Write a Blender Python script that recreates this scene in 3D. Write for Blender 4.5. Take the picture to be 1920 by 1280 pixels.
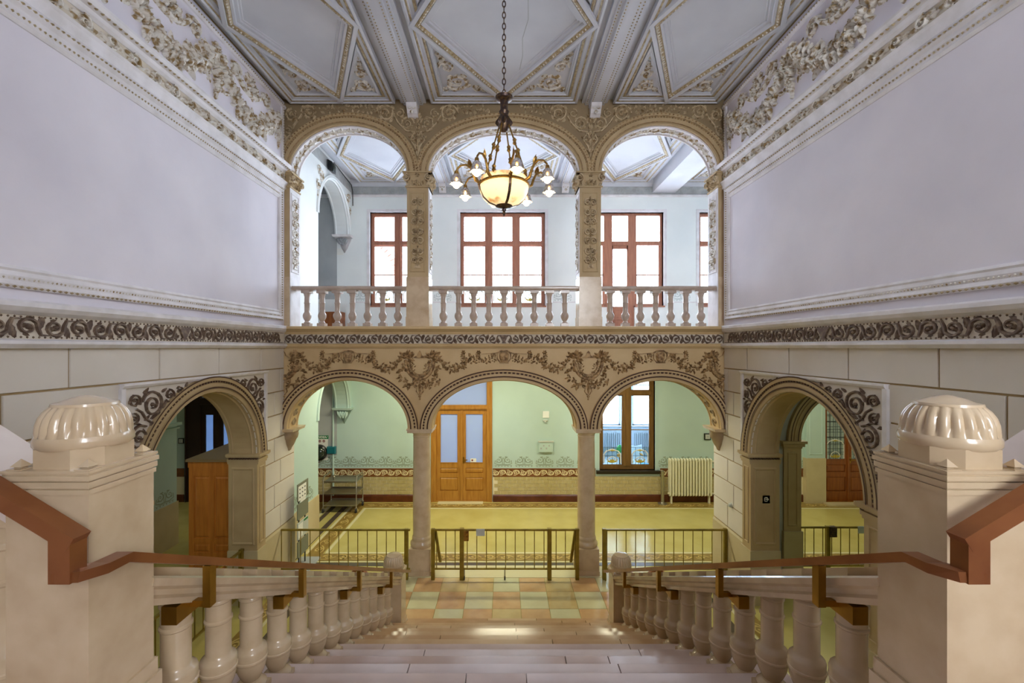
import bpy, math, random
from mathutils import Matrix, Vector
PI = math.pi
sc = bpy.context.scene
for o in list(bpy.data.objects):
    bpy.data.objects.remove(o)
col = sc.collection
# ------------------------------------------------------------------ camera
FPX = 810.0                      # focal length in pixels of the 1920 px wide frame
VX, VY = 945.0, 651.0            # vanishing point of the hall's length
EYE = 4.5
cam = bpy.data.cameras.new('camera')
cam.sensor_width = 36.0
cam.lens = 36.0 * FPX / 1920.0
cam.shift_x = (960 - VX) / 1920.0
cam.shift_y = (VY - 640) / 1920.0
cam.clip_start = 0.05
cam.clip_end = 300
camo = bpy.data.objects.new('camera', cam)
col.objects.link(camo)
camo.location = (0, 0, EYE)
camo.rotation_euler = (PI / 2, 0, 0)
sc.camera = camo
# ------------------------------------------------------------------ world, exposure
world = bpy.data.worlds.new('overcast_sky')
sc.world = world
world.use_nodes = True
bgn = world.node_tree.nodes['Background']
bgn.inputs[0].default_value = (0.89, 0.93, 1.0, 1)
bgn.inputs[1].default_value = 17.0
sc.view_settings.view_transform = 'Standard'
sc.view_settings.look = 'None'
sc.view_settings.exposure = 0.5
sc.view_settings.gamma = 1.0
sc.view_settings.use_curve_mapping = False
sc.cycles.max_bounces = 10
sc.cycles.diffuse_bounces = 6
sc.cycles.glossy_bounces = 3
sc.cycles.transmission_bounces = 6
sc.cycles.transparent_max_bounces = 8
sc.cycles.use_denoising = True
sc.cycles.sample_clamp_indirect = 6.0
sc.cycles.caustics_reflective = False
sc.cycles.caustics_refractive = False

def area_light(name, loc, rot, sx, sy, power, color=(1, 1, 1), portal=False, spread=PI):
    l = bpy.data.lights.new(name, 'AREA')
    l.shape = 'RECTANGLE'
    l.size, l.size_y = sx, sy
    l.energy = power
    l.color = color
    l.spread = spread
    if portal:
        l.cycles.is_portal = True
    o = bpy.data.objects.new(name, l)
    col.objects.link(o)
    o.location = loc
    o.rotation_euler = rot
    return o

D = 8.5                           # front plane of the arcade
S = EYE / 429.0                   # metres per photo pixel in that plane
HW = 4.34                         # half width of the stair hall
BW = 12.6                         # back wall of the corridors
CEIL = 9.3
UP = 4.91                         # upper floor level
def X(px, Y): return (px - VX) * Y / FPX
def Z(py, Y): return EYE - (py - VY) * Y / FPX

# daylight openings: windows of the upper corridor, an added unseen rear window that lights the hall, room behind the lower window
for nm, x0, x1, z0, z1 in (('a', -3.9, -2.4, 5.71, 8.43), ('b', -1.28, 1.2, 5.71, 8.43), ('c', 2.25, 4.65, 5.71, 8.43), ('d', 5.7, 7.6, 5.71, 8.43)):
    area_light('daylight_upper_' + nm, ((x0 + x1) / 2, BW + 0.28, (z0 + z1) / 2), (-PI / 2, 0, 0), x1 - x0, z1 - z0, 1, portal=True)
for i, x in enumerate((2.9,)):
    area_light('added_daylight_rear_%d' % i, (x, -4.15, 6.7), (PI / 2, 0, 0), 2.0, 3.0, 1, portal=True)
area_light('daylight_room', (3.6, 18.3, 2.4), (-PI / 2, 0, 0), 6.0, 3.0, 1, portal=True)
# corridor ceiling lamps of the ground floor (warm, slightly green tubes)
LAMP = (1.0, 0.95, 0.68)
for i, x in enumerate((-2.9, 0.0, 2.9)):
    area_light('corridor_lamp_%d' % i, (x, 10.6, 4.36), (0, 0, 0), 1.3, 0.35, 56, LAMP)
area_light('corridor_lamp_east', (7.6, 10.6, 4.36), (0, 0, 0), 1.3, 0.35, 40, LAMP)
area_light('corridor_lamp_west', (-6.6, 11.2, 4.36), (0, 0, 0), 1.0, 0.3, 5, LAMP)
area_light('side_hall_lamp_east', (6.6, 6.2, 4.3), (0, 0, 0), 1.0, 0.3, 8, LAMP)
area_light('side_hall_lamp_west', (-6.6, 6.2, 4.3), (0, 0, 0), 1.0, 0.3, 12, LAMP)

# ------------------------------------------------------------------ materials
def lin(c):
    return tuple(((v / 255.0) / 12.92 if v / 255.0 <= 0.04045 else ((v / 255.0 + 0.055) / 1.055) ** 2.4) for v in c) + (1.0,)
MATS = {}
def mat(name, c, rough=0.7, c2=None, scale=3.0, lo=0.35, hi=0.65, metal=0.0, bump=0.0, bscale=40.0, emit=None, es=0.0, trans=0.0, spec=0.5, detail=4.0, stretch=None, coat=0.0):
    m = bpy.data.materials.new(name)
    m.use_nodes = True
    nt = m.node_tree
    b = nt.nodes['Principled BSDF']
    b.inputs['Base Color'].default_value = lin(c)
    b.inputs['Roughness'].default_value = rough
    b.inputs['Metallic'].default_value = metal
    b.inputs['Specular IOR Level'].default_value = spec
    b.inputs['Transmission Weight'].default_value = trans
    b.inputs['Coat Weight'].default_value = coat
    if emit:
        b.inputs['Emission Color'].default_value = lin(emit)
        b.inputs['Emission Strength'].default_value = es
    tc = nt.nodes.new('ShaderNodeTexCoord')
    geo = nt.nodes.new('ShaderNodeNewGeometry')
    src = geo.outputs['Position']
    if stretch:
        mp = nt.nodes.new('ShaderNodeMapping')
        mp.inputs['Scale'].default_value = stretch
        nt.links.new(src, mp.inputs['Vector'])
        src = mp.outputs['Vector']
    if c2:
        n = nt.nodes.new('ShaderNodeTexNoise')
        n.inputs['Scale'].default_value = scale
        n.inputs['Detail'].default_value = detail
        r = nt.nodes.new('ShaderNodeValToRGB')
        r.color_ramp.elements[0].position = lo
        r.color_ramp.elements[1].position = hi
        r.color_ramp.elements[0].color = lin(c)
        r.color_ramp.elements[1].color = lin(c2)
        nt.links.new(src, n.inputs['Vector'])
        nt.links.new(n.outputs['Fac'], r.inputs['Fac'])
        nt.links.new(r.outputs['Color'], b.inputs['Base Color'])
        if emit:
            nt.links.new(r.outputs['Color'], b.inputs['Emission Color'])
    if bump:
        n2 = nt.nodes.new('ShaderNodeTexNoise')
        n2.inputs['Scale'].default_value = bscale
        bp = nt.nodes.new('ShaderNodeBump')
        bp.inputs['Strength'].default_value = bump
        bp.inputs['Distance'].default_value = 0.02
        nt.links.new(src, n2.inputs['Vector'])
        nt.links.new(n2.outputs['Fac'], bp.inputs['Height'])
        nt.links.new(bp.outputs['Normal'], b.inputs['Normal'])
    MATS[name] = m
    return m
mat('plaster', (230, 226, 233), 0.75, (214, 210, 219), 0.9, 0.3, 0.75, bump=0.04, bscale=25)
mat('white_trim', (229, 226, 228), 0.6, (212, 208, 207), 5, 0.4, 0.7)
mat('gilt_white', (226, 222, 213), 0.6, (150, 124, 80), 14, 0.46, 0.62)
mat('gilt', (148, 129, 94), 0.5, (182, 165, 130), 18, 0.4, 0.6)
mat('ceiling_paint', (206, 208, 214), 0.75, (192, 194, 202), 1.1, 0.35, 0.7)
mat('ceiling_shadow_paint', (186, 188, 192), 0.75, (172, 172, 176), 2, 0.35, 0.7)
mat('mortar', (156, 132, 92), 0.85)
mat('ashlar', (220, 213, 202), 0.62, (208, 200, 187), 1.3, 0.35, 0.7, bump=0.03, bscale=18)
mat('ashlar_base', (200, 186, 150), 0.55, (188, 172, 134), 2.0, 0.35, 0.7)
mat('arcade_stone', (206, 180, 134), 0.6, (194, 166, 120), 2.2, 0.35, 0.7, bump=0.03, bscale=25)
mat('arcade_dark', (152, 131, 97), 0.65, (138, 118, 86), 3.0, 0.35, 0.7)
mat('arch_gold', (188, 165, 124), 0.6, (176, 152, 111), 3.0, 0.35, 0.7)
mat('relief_beige', (202, 182, 146), 0.6, (132, 106, 70), 16, 0.46, 0.66)
mat('relief_brown', (182, 150, 104), 0.65, (112, 82, 48), 18, 0.40, 0.62)
mat('scroll_brown', (92, 72, 58), 0.6, (140, 120, 98), 18, 0.45, 0.7)
mat('frieze_ground', (214, 205, 188), 0.7, (198, 188, 170), 4, 0.35, 0.7)
mat('dark_line', (74, 46, 30), 0.7)
mat('marble', (202, 181, 148), 0.2, (184, 161, 127), 5.0, 0.36, 0.74, coat=0.2, detail=9.0)
mat('marble_pale', (226, 214, 204), 0.22, (212, 196, 186), 2.4, 0.35, 0.7)
mat('column_marble', (212, 192, 160), 0.22, (192, 167, 134), 5.0, 0.38, 0.72, detail=9.0)
mat('baluster_stone', (192, 176, 162), 0.22, (172, 154, 140), 5.0, 0.35, 0.7)
mat('step_stone', (204, 172, 132), 0.18, (188, 152, 112), 3.0, 0.35, 0.7)
mat('tile_pink', (206, 170, 124), 0.16, (190, 150, 104), 3.5, 0.35, 0.7)
mat('tile_pale', (204, 200, 160), 0.14, (196, 190, 150), 3.5, 0.35, 0.7)
mat('tile_tan', (204, 182, 130), 0.16, (190, 166, 114), 3.5, 0.35, 0.7)
mat('floor_field', (192, 180, 112), 0.2, (180, 168, 98), 1.6, 0.35, 0.7)
mat('floor_cream', (212, 204, 164), 0.25)
mat('floor_dark', (84, 72, 62), 0.25)
mat('floor_band', (150, 124, 62), 0.3, (136, 110, 54), 8, 0.4, 0.6)
mat('mosaic_scroll', (206, 180, 110), 0.35)
mat('mint', (186, 210, 204), 0.6, (178, 202, 197), 1.0, 0.35, 0.7)
mat('corridor_white', (236, 240, 238), 0.65, (228, 233, 232), 1.0, 0.35, 0.7)
mat('grey_paint', (176, 180, 180), 0.7, (160, 164, 166), 1.6, 0.35, 0.7)
mat('stencil', (146, 160, 142), 0.7)
mat('stencil_upper', (190, 198, 196), 0.7)
mat('grey_frieze', (178, 180, 178), 0.7, (158, 158, 156), 5, 0.4, 0.65)
mat('wall_tile', (190, 176, 128), 0.16, (176, 160, 112), 9, 0.35, 0.7)
mat('grout', (226, 218, 188), 0.7)
mat('band_brown', (128, 78, 38), 0.3, (112, 64, 30), 6, 0.4, 0.6)
mat('band_gold', (176, 140, 66), 0.35)
mat('band_cream', (226, 212, 170), 0.35)
mat('skirting', (104, 54, 26), 0.3, (86, 42, 20), 5, 0.4, 0.6)
mat('oak', (182, 130, 54), 0.35, (160, 106, 38), 2.0, 0.35, 0.7, stretch=(9, 9, 1.2))
mat('oak_red', (150, 84, 30), 0.35, (124, 64, 22), 2.0, 0.35, 0.7, stretch=(9, 9, 1.2))
mat('window_wood', (170, 112, 84), 0.4, (150, 94, 70), 2.0, 0.35, 0.7, stretch=(9, 9, 1.2))
mat('window_oak', (124, 92, 46), 0.4, (104, 74, 36), 2.0, 0.35, 0.7, stretch=(9, 9, 1.2))
mat('booth_wood', (208, 132, 56), 0.35, (184, 108, 42), 2.0, 0.35, 0.7, stretch=(8, 8, 1.0))
mat('booth_top', (140, 116, 82), 0.6)
mat('dark_wood', (46, 26, 18), 0.4, (34, 20, 14), 2.0, 0.35, 0.7)
mat('brass', (172, 132, 52), 0.28, (150, 112, 44), 6, 0.4, 0.6, metal=0.9)
mat('brass_paint', (150, 130, 50), 0.35, (132, 112, 42), 6, 0.4, 0.6, metal=0.5)
mat('rail_brass', (150, 96, 56), 0.3, (132, 80, 46), 4, 0.4, 0.6, metal=0.55)
mat('bronze', (74, 60, 58), 0.4, (112, 88, 60), 30, 0.45, 0.65, metal=0.7)
mat('bronze_gold', (170, 132, 66), 0.35, (120, 92, 50), 30, 0.45, 0.65, metal=0.8)
mat('steel', (172, 168, 150), 0.3, metal=0.8)
mat('black', (22, 22, 22), 0.3)
mat('rubber', (48, 48, 46), 0.7)
mat('grey_board', (120, 124, 108), 0.5)
mat('paper', (232, 232, 226), 0.7)
mat('paper_grey', (190, 196, 190), 0.7)
mat('ink', (60, 60, 60), 0.7)
mat('green_sign', (14, 120, 70), 0.5)
mat('exit_green', (10, 62, 44), 0.4)
mat('red_mark', (120, 40, 44), 0.6)
mat('teal', (20, 104, 116), 0.4)
mat('radiator_paint', (234, 232, 208), 0.35)
mat('radiator_grey', (170, 176, 176), 0.4)
mat('black_stone', (40, 34, 28), 0.35)
mat('room_floor', (196, 206, 216), 0.3)
mat('room_wall', (232, 236, 240), 0.6)
mat('blue_mat', (90, 160, 190), 0.7)
mat('table_top', (226, 222, 230), 0.4)
mat('table_side', (176, 150, 150), 0.5)
mat('chair_shell', (214, 220, 230), 0.4)
mat('plant_green', (30, 150, 70), 0.6)
mat('orange', (214, 140, 40), 0.6)
mat('brick', (176, 92, 74), 0.8, (150, 72, 58), 20, 0.35, 0.65)
mat('lead', (86, 92, 96), 0.4, metal=0.4)
mat('leaded_yellow', (190, 170, 60), 0.4)
mat('bulb', (255, 236, 190), 0.3, emit=(255, 226, 165), es=26.0)
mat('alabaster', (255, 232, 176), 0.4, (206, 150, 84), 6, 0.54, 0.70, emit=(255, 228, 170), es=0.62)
mat('shade_glass', (226, 222, 224), 0.12, (160, 150, 160), 40, 0.4, 0.6, trans=0.65)

def glass_mat(name, tint, rough, alpha):
    """thin pane: mostly clear, a little gloss"""
    m = bpy.data.materials.new(name)
    m.use_nodes = True
    nt = m.node_tree
    out = nt.nodes['Material Output']
    nt.nodes.remove(nt.nodes['Principled BSDF'])
    t = nt.nodes.new('ShaderNodeBsdfTransparent')
    t.inputs[0].default_value = lin(tint)
    g = nt.nodes.new('ShaderNodeBsdfGlossy')
    g.inputs['Roughness'].default_value = rough
    mx = nt.nodes.new('ShaderNodeMixShader')
    mx.inputs[0].default_value = alpha
    nt.links.new(t.outputs[0], mx.inputs[1])
    nt.links.new(g.outputs[0], mx.inputs[2])
    nt.links.new(mx.outputs[0], out.inputs[0])
    MATS[name] = m
def frosted_mat(name, c, rough=0.5):
    m = bpy.data.materials.new(name)
    m.use_nodes = True
    nt = m.node_tree
    out = nt.nodes['Material Output']
    b = nt.nodes['Principled BSDF']
    b.inputs['Base Color'].default_value = lin(c)
    b.inputs['Roughness'].default_value = 0.25
    t = nt.nodes.new('ShaderNodeBsdfTranslucent')
    t.inputs[0].default_value = lin(c)
    mx = nt.nodes.new('ShaderNodeMixShader')
    mx.inputs[0].default_value = rough
    nt.links.new(b.outputs[0], mx.inputs[1])
    nt.links.new(t.outputs[0], mx.inputs[2])
    nt.links.new(mx.outputs[0], out.inputs[0])
    MATS[name] = m
glass_mat('clear_glass', (240, 246, 252), 0.02, 0.05)
glass_mat('leaded_glass', (222, 232, 232), 0.08, 0.08)
frosted_mat('frosted_glass', (168, 188, 226), 0.10)
frosted_mat('etched_glass', (140, 160, 185), 0.30)
frosted_mat('leaded_frost', (170, 184, 176), 0.06)
# ------------------------------------------------------------------ mesh helpers
class MB:
    def __init__(self):
        self.v = []
        self.f = []
    def add(self, vs, fs):
        n = len(self.v)
        self.v += [tuple(p) for p in vs]
        self.f += [tuple(i + n for i in q) for q in fs]
        return self
    def box(self, x0, x1, y0, y1, z0, z1):
        return self.add([(x0, y0, z0), (x1, y0, z0), (x1, y1, z0), (x0, y1, z0), (x0, y0, z1), (x1, y0, z1), (x1, y1, z1), (x0, y1, z1)],
                        [(0, 3, 2, 1), (4, 5, 6, 7), (0, 1, 5, 4), (1, 2, 6, 5), (2, 3, 7, 6), (3, 0, 4, 7)])
    def hexa(self, p):
        return self.add(p, [(0, 3, 2, 1), (4, 5, 6, 7), (0, 1, 5, 4), (1, 2, 6, 5), (2, 3, 7, 6), (3, 0, 4, 7)])
    def bev(self, x0, x1, y0, y1, z0, z1, b, axis=2):
        """box whose +axis face is chamfered by b"""
        lo = [(x0, y0, z0), (x1, y0, z0), (x1, y1, z0), (x0, y1, z0)]
        if axis == 2:
            self.box(x0, x1, y0, y1, z0, z1 - b)
            return self.hexa([(x0, y0, z1 - b), (x1, y0, z1 - b), (x1, y1, z1 - b), (x0, y1, z1 - b),
                              (x0 + b, y0 + b, z1), (x1 - b, y0 + b, z1), (x1 - b, y1 - b, z1), (x0 + b, y1 - b, z1)])
        return self
    def prism(self, poly, fn, c0, c1):
        n = len(poly)
        vs = [fn(a, b, c0) for a, b in poly] + [fn(a, b, c1) for a, b in poly]
        fs = [tuple(range(n))[::-1], tuple(range(n, 2 * n))] + [(i, (i + 1) % n, (i + 1) % n + n, i + n) for i in range(n)]
        return self.add(vs, fs)
    def grid(self, rows, cu=False, cv=False, cap=False):
        nr, nc = len(rows), len(rows[0])
        vs = [p for r in rows for p in r]
        fs = []
        for i in range(nr - (0 if cu else 1)):
            for j in range(nc - (0 if cv else 1)):
                i2, j2 = (i + 1) % nr, (j + 1) % nc
                fs.append((i * nc + j, i * nc + j2, i2 * nc + j2, i2 * nc + j))
        if cap:
            fs.append(tuple(range(nc))[::-1])
            fs.append(tuple((nr - 1) * nc + j for j in range(nc)))
        return self.add(vs, fs)
    def lathe(self, prof, n=16, c=(0, 0, 0), flute=None):
        rows = []
        for r, z in prof:
            row = []
            for k in range(n):
                a = 2 * PI * k / n
                rr = r
                row.append((c[0] + rr * math.cos(a), c[1] + rr * math.sin(a), c[2] + z))
            rows.append(row)
        return self.grid(rows, cv=True, cap=True)
    def tube(self, pts, rad, n=6, cap=True):
        pts = [Vector(p) for p in pts]
        m = len(pts)
        if not hasattr(rad, '__len__'):
            rad = [rad] * m
        rows = []
        ref = None
        for i, p in enumerate(pts):
            t = (pts[min(i + 1, m - 1)] - pts[max(i - 1, 0)]).normalized()
            if ref is None:
                ref = Vector((0, 0, 1)) if abs(t.z) < 0.9 else Vector((1, 0, 0))
            s = t.cross(ref).normalized()
            ref2 = s.cross(t).normalized()
            rows.append([p + (s * math.cos(2 * PI * k / n) + ref2 * math.sin(2 * PI * k / n)) * rad[i] for k in range(n)])
            ref = ref2
        return self.grid(rows, cv=True, cap=cap)
    def bar(self, pts, w, h, up=(0, 0, 1)):
        """rectangular bar swept along a path"""
        pts = [Vector(p) for p in pts]
        up = Vector(up)
        m = len(pts)
        rows = []
        for i, p in enumerate(pts):
            t = (pts[min(i + 1, m - 1)] - pts[max(i - 1, 0)]).normalized()
            s = t.cross(up)
            s = s.normalized() if s.length > 1e-4 else Vector((1, 0, 0))
            n2 = s.cross(t).normalized()
            rows.append([p - s * w / 2 - n2 * h / 2, p + s * w / 2 - n2 * h / 2, p + s * w / 2 + n2 * h / 2, p - s * w / 2 + n2 * h / 2])
        return self.grid(rows, cv=True, cap=True)
    # ---- relief pieces in (u, v, w)
    def leaf(self, u, v, ang, L, W, h, curl=0.0, w0=0.0):
        rows = []
        cu, cv, a = u, v, ang
        ts = (0, 0.33, 0.68, 1.0)
        for k, t in enumerate(ts):
            if k:
                d = (ts[k] - ts[k - 1]) * L
                a = ang + curl * t
                cu += d * math.cos(a)
                cv += d * math.sin(a)
            hw = W * (0.14, 0.5, 0.36, 0.02)[k]
            hh = h * (0.5, 1.0, 0.8, 0.3)[k]
            nx, ny = -math.sin(a), math.cos(a)
            rows.append([(cu + nx * hw, cv + ny * hw, w0), (cu, cv, w0 + hh), (cu - nx * hw, cv - ny * hw, w0)])
        return self.grid(rows)
    def ridge(self, path, wd, h, w0=0.0, flat=False):
        m = len(path)
        rows = []
        for i, (pu, pv) in enumerate(path):
            a, b = path[max(i - 1, 0)], path[min(i + 1, m - 1)]
            du, dv = b[0] - a[0], b[1] - a[1]
            l = math.hypot(du, dv) or 1
            nx, ny = -dv / l, du / l
            w = wd[i] if hasattr(wd, '__len__') else wd
            hh = h[i] if hasattr(h, '__len__') else h
            if flat:
                rows.append([(pu + nx * w, pv + ny * w, w0 + hh), (pu - nx * w, pv - ny * w, w0 + hh)])
            else:
                rows.append([(pu + nx * w, pv + ny * w, w0), (pu + nx * w * .55, pv + ny * w * .55, w0 + hh), (pu - nx * w * .55, pv - ny * w * .55, w0 + hh), (pu - nx * w, pv - ny * w, w0)])
        return self.grid(rows)
    def ball(self, u, v, r, h, w0=0.0, n=6):
        rows = [[(u + r * math.cos(2 * PI * k / n), v + r * math.sin(2 * PI * k / n), w0) for k in range(n)],
                [(u + r * .75 * math.cos(2 * PI * k / n), v + r * .75 * math.sin(2 * PI * k / n), w0 + h * .7) for k in range(n)],
                [(u + r * .25 * math.cos(2 * PI * k / n), v + r * .25 * math.sin(2 * PI * k / n), w0 + h) for k in range(n)]]
        self.grid(rows, cv=True)
        k0 = len(self.v) - n
        self.f.append(tuple(k0 + k for k in range(n)))
        return self
    def rosette(self, u, v, r, h, n=6, w0=0.0):
        for k in range(n):
            a = 2 * PI * k / n
            self.leaf(u + .15 * r * math.cos(a), v + .15 * r * math.sin(a), a, r * .9, r * .75, h * .8, w0=w0)
        return self.ball(u, v, r * .33, h * 1.2, w0)
    def scroll(self, cu, cv, R, a0, d, turns=1.5, wd=.1, h=.03, leaves=6, lw=.5, seed=1, seg=14, flat=False, end=True):
        """acanthus volute winding inward from radius R; d = +1 counter-clockwise"""
        rnd = random.Random(seed)
        path, ws = [], []
        n = int(seg * turns)
        for i in range(n + 1):
            t = i / n
            r = R * (1 - .78 * t)
            a = a0 + d * 2 * PI * turns * t
            path.append((cu + r * math.cos(a), cv + r * math.sin(a)))
            ws.append(R * wd * (1 - .5 * t))
        self.ridge(path, ws, h, flat=flat)
        if leaves:
            for i in range(leaves):
                t = .04 + .62 * i / leaves
                r = R * (1 - .78 * t)
                a = a0 + d * 2 * PI * turns * t
                pu, pv = cu + r * math.cos(a), cv + r * math.sin(a)
                side = 1 if i % 2 == 0 else -1
                ang = a + d * PI / 2 - d * side * rnd.uniform(.45, .8)
                L = R * rnd.uniform(.5, .72) * (1 if side > 0 else .75)
                if flat:
                    self.ridge([(pu, pv), (pu + L * .5 * math.cos(ang), pv + L * .5 * math.sin(ang)), (pu + L * .9 * math.cos(ang + d * .5), pv + L * .9 * math.sin(ang + d * .5))], [R * wd * .9, R * wd * 1.1, .001], h, flat=True)
                else:
                    self.leaf(pu, pv, ang, L, R * lw, h * 1.15, curl=d * .9 * side)
        if end:
            if flat:
                self.ball(cu, cv, R * .16, h, 0)
            else:
                self.rosette(cu, cv, R * .3, h * 1.2, 5)
        return self
    def garland(self, path, thick, n, seed=1, h=.05, ballr=.035, leafL=.1):
        """bundle of fruit and leaves along a path; thick(t) = half thickness"""
        rnd = random.Random(seed)
        m = len(path) - 1
        for i in range(n):
            t = (i + rnd.random()) / n
            k = min(int(t * m), m - 1)
            q = t * m - k
            a, b = path[k], path[k + 1]
            pu, pv = a[0] + (b[0] - a[0]) * q, a[1] + (b[1] - a[1]) * q
            du, dv = b[0] - a[0], b[1] - a[1]
            l = math.hypot(du, dv) or 1
            th = thick(t)
            o = rnd.uniform(-1, 1)
            pu += -dv / l * o * th
            pv += du / l * o * th
            base = h * (1 - abs(o)) * .6
            if rnd.random() < .5:
                r = ballr * rnd.uniform(.6, 1.25)
                self.ball(pu, pv, r, base + r * .9)
            else:
                ang = math.atan2(dv, du) + (PI / 2 if o > 0 else -PI / 2) * rnd.uniform(.3, 1.2) + rnd.uniform(-.4, .4)
                self.leaf(pu, pv, ang, leafL * rnd.uniform(.6, 1.2), leafL * .5, base + leafL * .22, curl=rnd.uniform(-.8, .8))
        return self
    def mapped(self, fn):
        m = MB()
        m.v = [fn(*p) for p in self.v]
        m.f = list(self.f)
        return m

WM = {}
def mesh_of(mb, name, material, smooth=False, angle=40):
    me = bpy.data.meshes.new(name)
    me.from_pydata(mb.v, [], mb.f)
    me.materials.append(MATS[material])
    if smooth:
        me.polygons.foreach_set('use_smooth', [True] * len(me.polygons))
        me.set_sharp_from_angle(angle=math.radians(angle))
    me.update()
    return me
def link(name, data, parent=None, M=None, label=None, cat=None, kind=None, group=None):
    o = bpy.data.objects.new(name, data)
    col.objects.link(o)
    M = M.copy() if M is not None else Matrix.Identity(4)
    if parent is not None:
        o.parent = parent
        o.matrix_parent_inverse = WM[parent.name].inverted()
    o.matrix_basis = M
    WM[o.name] = M
    for k, val in (('label', label), ('category', cat), ('kind', kind), ('group', group)):
        if val:
            o[k] = val
    return o
def obj(name, mb, material, parent=None, M=None, smooth=False, angle=40, **kw):
    return link(name, mesh_of(mb, name, material, smooth, angle), parent, M, **kw)
def thing(name, label, cat, loc=(0, 0, 0), group=None, kind=None):
    return link(name, None, None, Matrix.Translation(loc), label=label, cat=cat, group=group, kind=kind)
def B(*a): return MB().box(*a)
def frame(o, u, v, w):
    """matrix taking local (u, v, w) to the world"""
    return Matrix(((u[0], v[0], w[0], o[0]), (u[1], v[1], w[1], o[1]), (u[2], v[2], w[2], o[2]), (0, 0, 0, 1)))
def T(x, y, z): return Matrix.Translation((x, y, z))
def RZ(a): return Matrix.Rotation(a, 4, 'Z')
F_FRONT = frame((0, D, 0), (1, 0, 0), (0, 0, 1), (0, -1, 0))      # u = x, v = z, w towards the camera
F_BACK = frame((0, BW, 0), (1, 0, 0), (0, 0, 1), (0, -1, 0))
def F_SIDE(s): return frame((s * HW, 0, 0), (0, 1, 0), (0, 0, 1), (-s, 0, 0))   # u = y, v = z, w into the hall
F_CEIL = frame((0, 0, CEIL), (1, 0, 0), (0, 1, 0), (0, 0, -1))    # u = x, v = y, w downwards
FLIPU = Matrix.Diagonal((-1, 1, 1, 1))
FLIPV = Matrix.Diagonal((1, -1, 1, 1))
def run(mb, prof, u0, u1):
    """moulding: closed profile [(v, w)] extruded along u"""
    return mb.prism(prof, lambda a, b, c: (c, a, b), u0, u1)
def runv(mb, prof, v0, v1):
    """moulding: closed profile [(u, w)] extruded along v"""
    return mb.prism(prof, lambda a, b, c: (a, c, b), v0, v1)
def arch_curve(c, a, b, spring, n=28):
    return [(c - a * math.cos(PI * k / n), spring + b * math.sin(PI * k / n)) for k in range(n + 1)]
def arch_ring(mb, c, b_spring, a, b, prof, n=40, clamp=None, t0=0.0, t1=1.0):
    """prof = [(radial offset, w)] open profile swept over the half ellipse"""
    rows = []
    for k in range(n + 1):
        t = PI * (t0 + (t1 - t0) * k / n)
        row = []
        for r, w in prof:
            u = c - (a + r) * math.cos(t)
            v = b_spring + (b + r) * math.sin(t)
            if clamp:
                u = max(clamp[0], min(clamp[1], u))
            row.append((u, v, w))
        rows.append(row)
    return mb.grid(rows)
def arch_dashes(mb, c, spring, a, b, r0, r1, w, step, duty=.55, clamp=None):
    """short dark blocks round an arch"""
    L = PI * (a + b) / 2
    n = int(L / step)
    for k in range(n):
        t0 = PI * k / n
        t1 = PI * (k + duty) / n
        p = []
        for t in (t0, t1):
            for r in (r0, r1):
                u, v = c - (a + r) * math.cos(t), spring + (b + r) * math.sin(t)
                if clamp:
                    u = max(clamp[0], min(clamp[1], u))
                p.append((u, v))
        q = [p[0], p[2], p[3], p[1]]
        mb.hexa([(u, v, w - .01) for u, v in q] + [(u, v, w) for u, v in q])
    return mb
def wall_with_arches(mb, u0, u1, vbase, vtop, arches, depth, n=28):
    """strip of wall between vbase and vtop (u, v, w: front w = 0, back w = -depth) cut by arches [(centre, a, b)] springing at vbase"""
    pts = []
    us = [u0]
    for c, a, b in sorted(arches):
        pts.append((us[-1], vbase))
        pts += arch_curve(c, a, b, vbase, n)
        us.append(c + a)
    low = []
    cur = u0
    for c, a, b in sorted(arches):
        low.append((cur, vbase))
        low += arch_curve(c, a, b, vbase, n)
        cur = c + a
    low.append((u1, vbase))
    for w in (0, -depth):
        mb.grid([[(u, v, w) for u, v in low], [(u, vtop, w) for u, v in low]])
    mb.grid([[(u, v, 0) for u, v in low], [(u, v, -depth) for u, v in low]])
    mb.grid([[(u0, vtop, 0), (u1, vtop, 0)], [(u0, vtop, -depth), (u1, vtop, -depth)]])
    mb.grid([[(u0, vbase, 0), (u0, vtop, 0)], [(u0, vbase, -depth), (u0, vtop, -depth)]])
    mb.grid([[(u1, vbase, 0), (u1, vtop, 0)], [(u1, vbase, -depth), (u1, vtop, -depth)]])
    return mb
def inset(poly, d):
    """inset a convex counter-clockwise polygon by d"""
    n = len(poly)
    out = []
    for i in range(n):
        p0, p1, p2 = Vector(poly[i - 1]), Vector(poly[i]), Vector(poly[(i + 1) % n])
        e1, e2 = (p1 - p0).normalized(), (p2 - p1).normalized()
        n1, n2 = Vector((-e1.y, e1.x)), Vector((-e2.y, e2.x))
        k = 1 + n1.dot(n2)
        out.append(tuple(p1 + (n1 + n2) * (d / k)))
    return out
def loop(mb, poly, prof, close=False):
    """mitred moulding round a polygon, prof = [(inset, w)]"""
    rows = [[(u, v, w) for u, v in inset(poly, d)] for d, w in prof]
    mb.grid(rows, cv=True)
    if close:
        k = len(mb.v) - len(poly)
        mb.f.append(tuple(range(k, k + len(poly))))
    return mb
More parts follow.
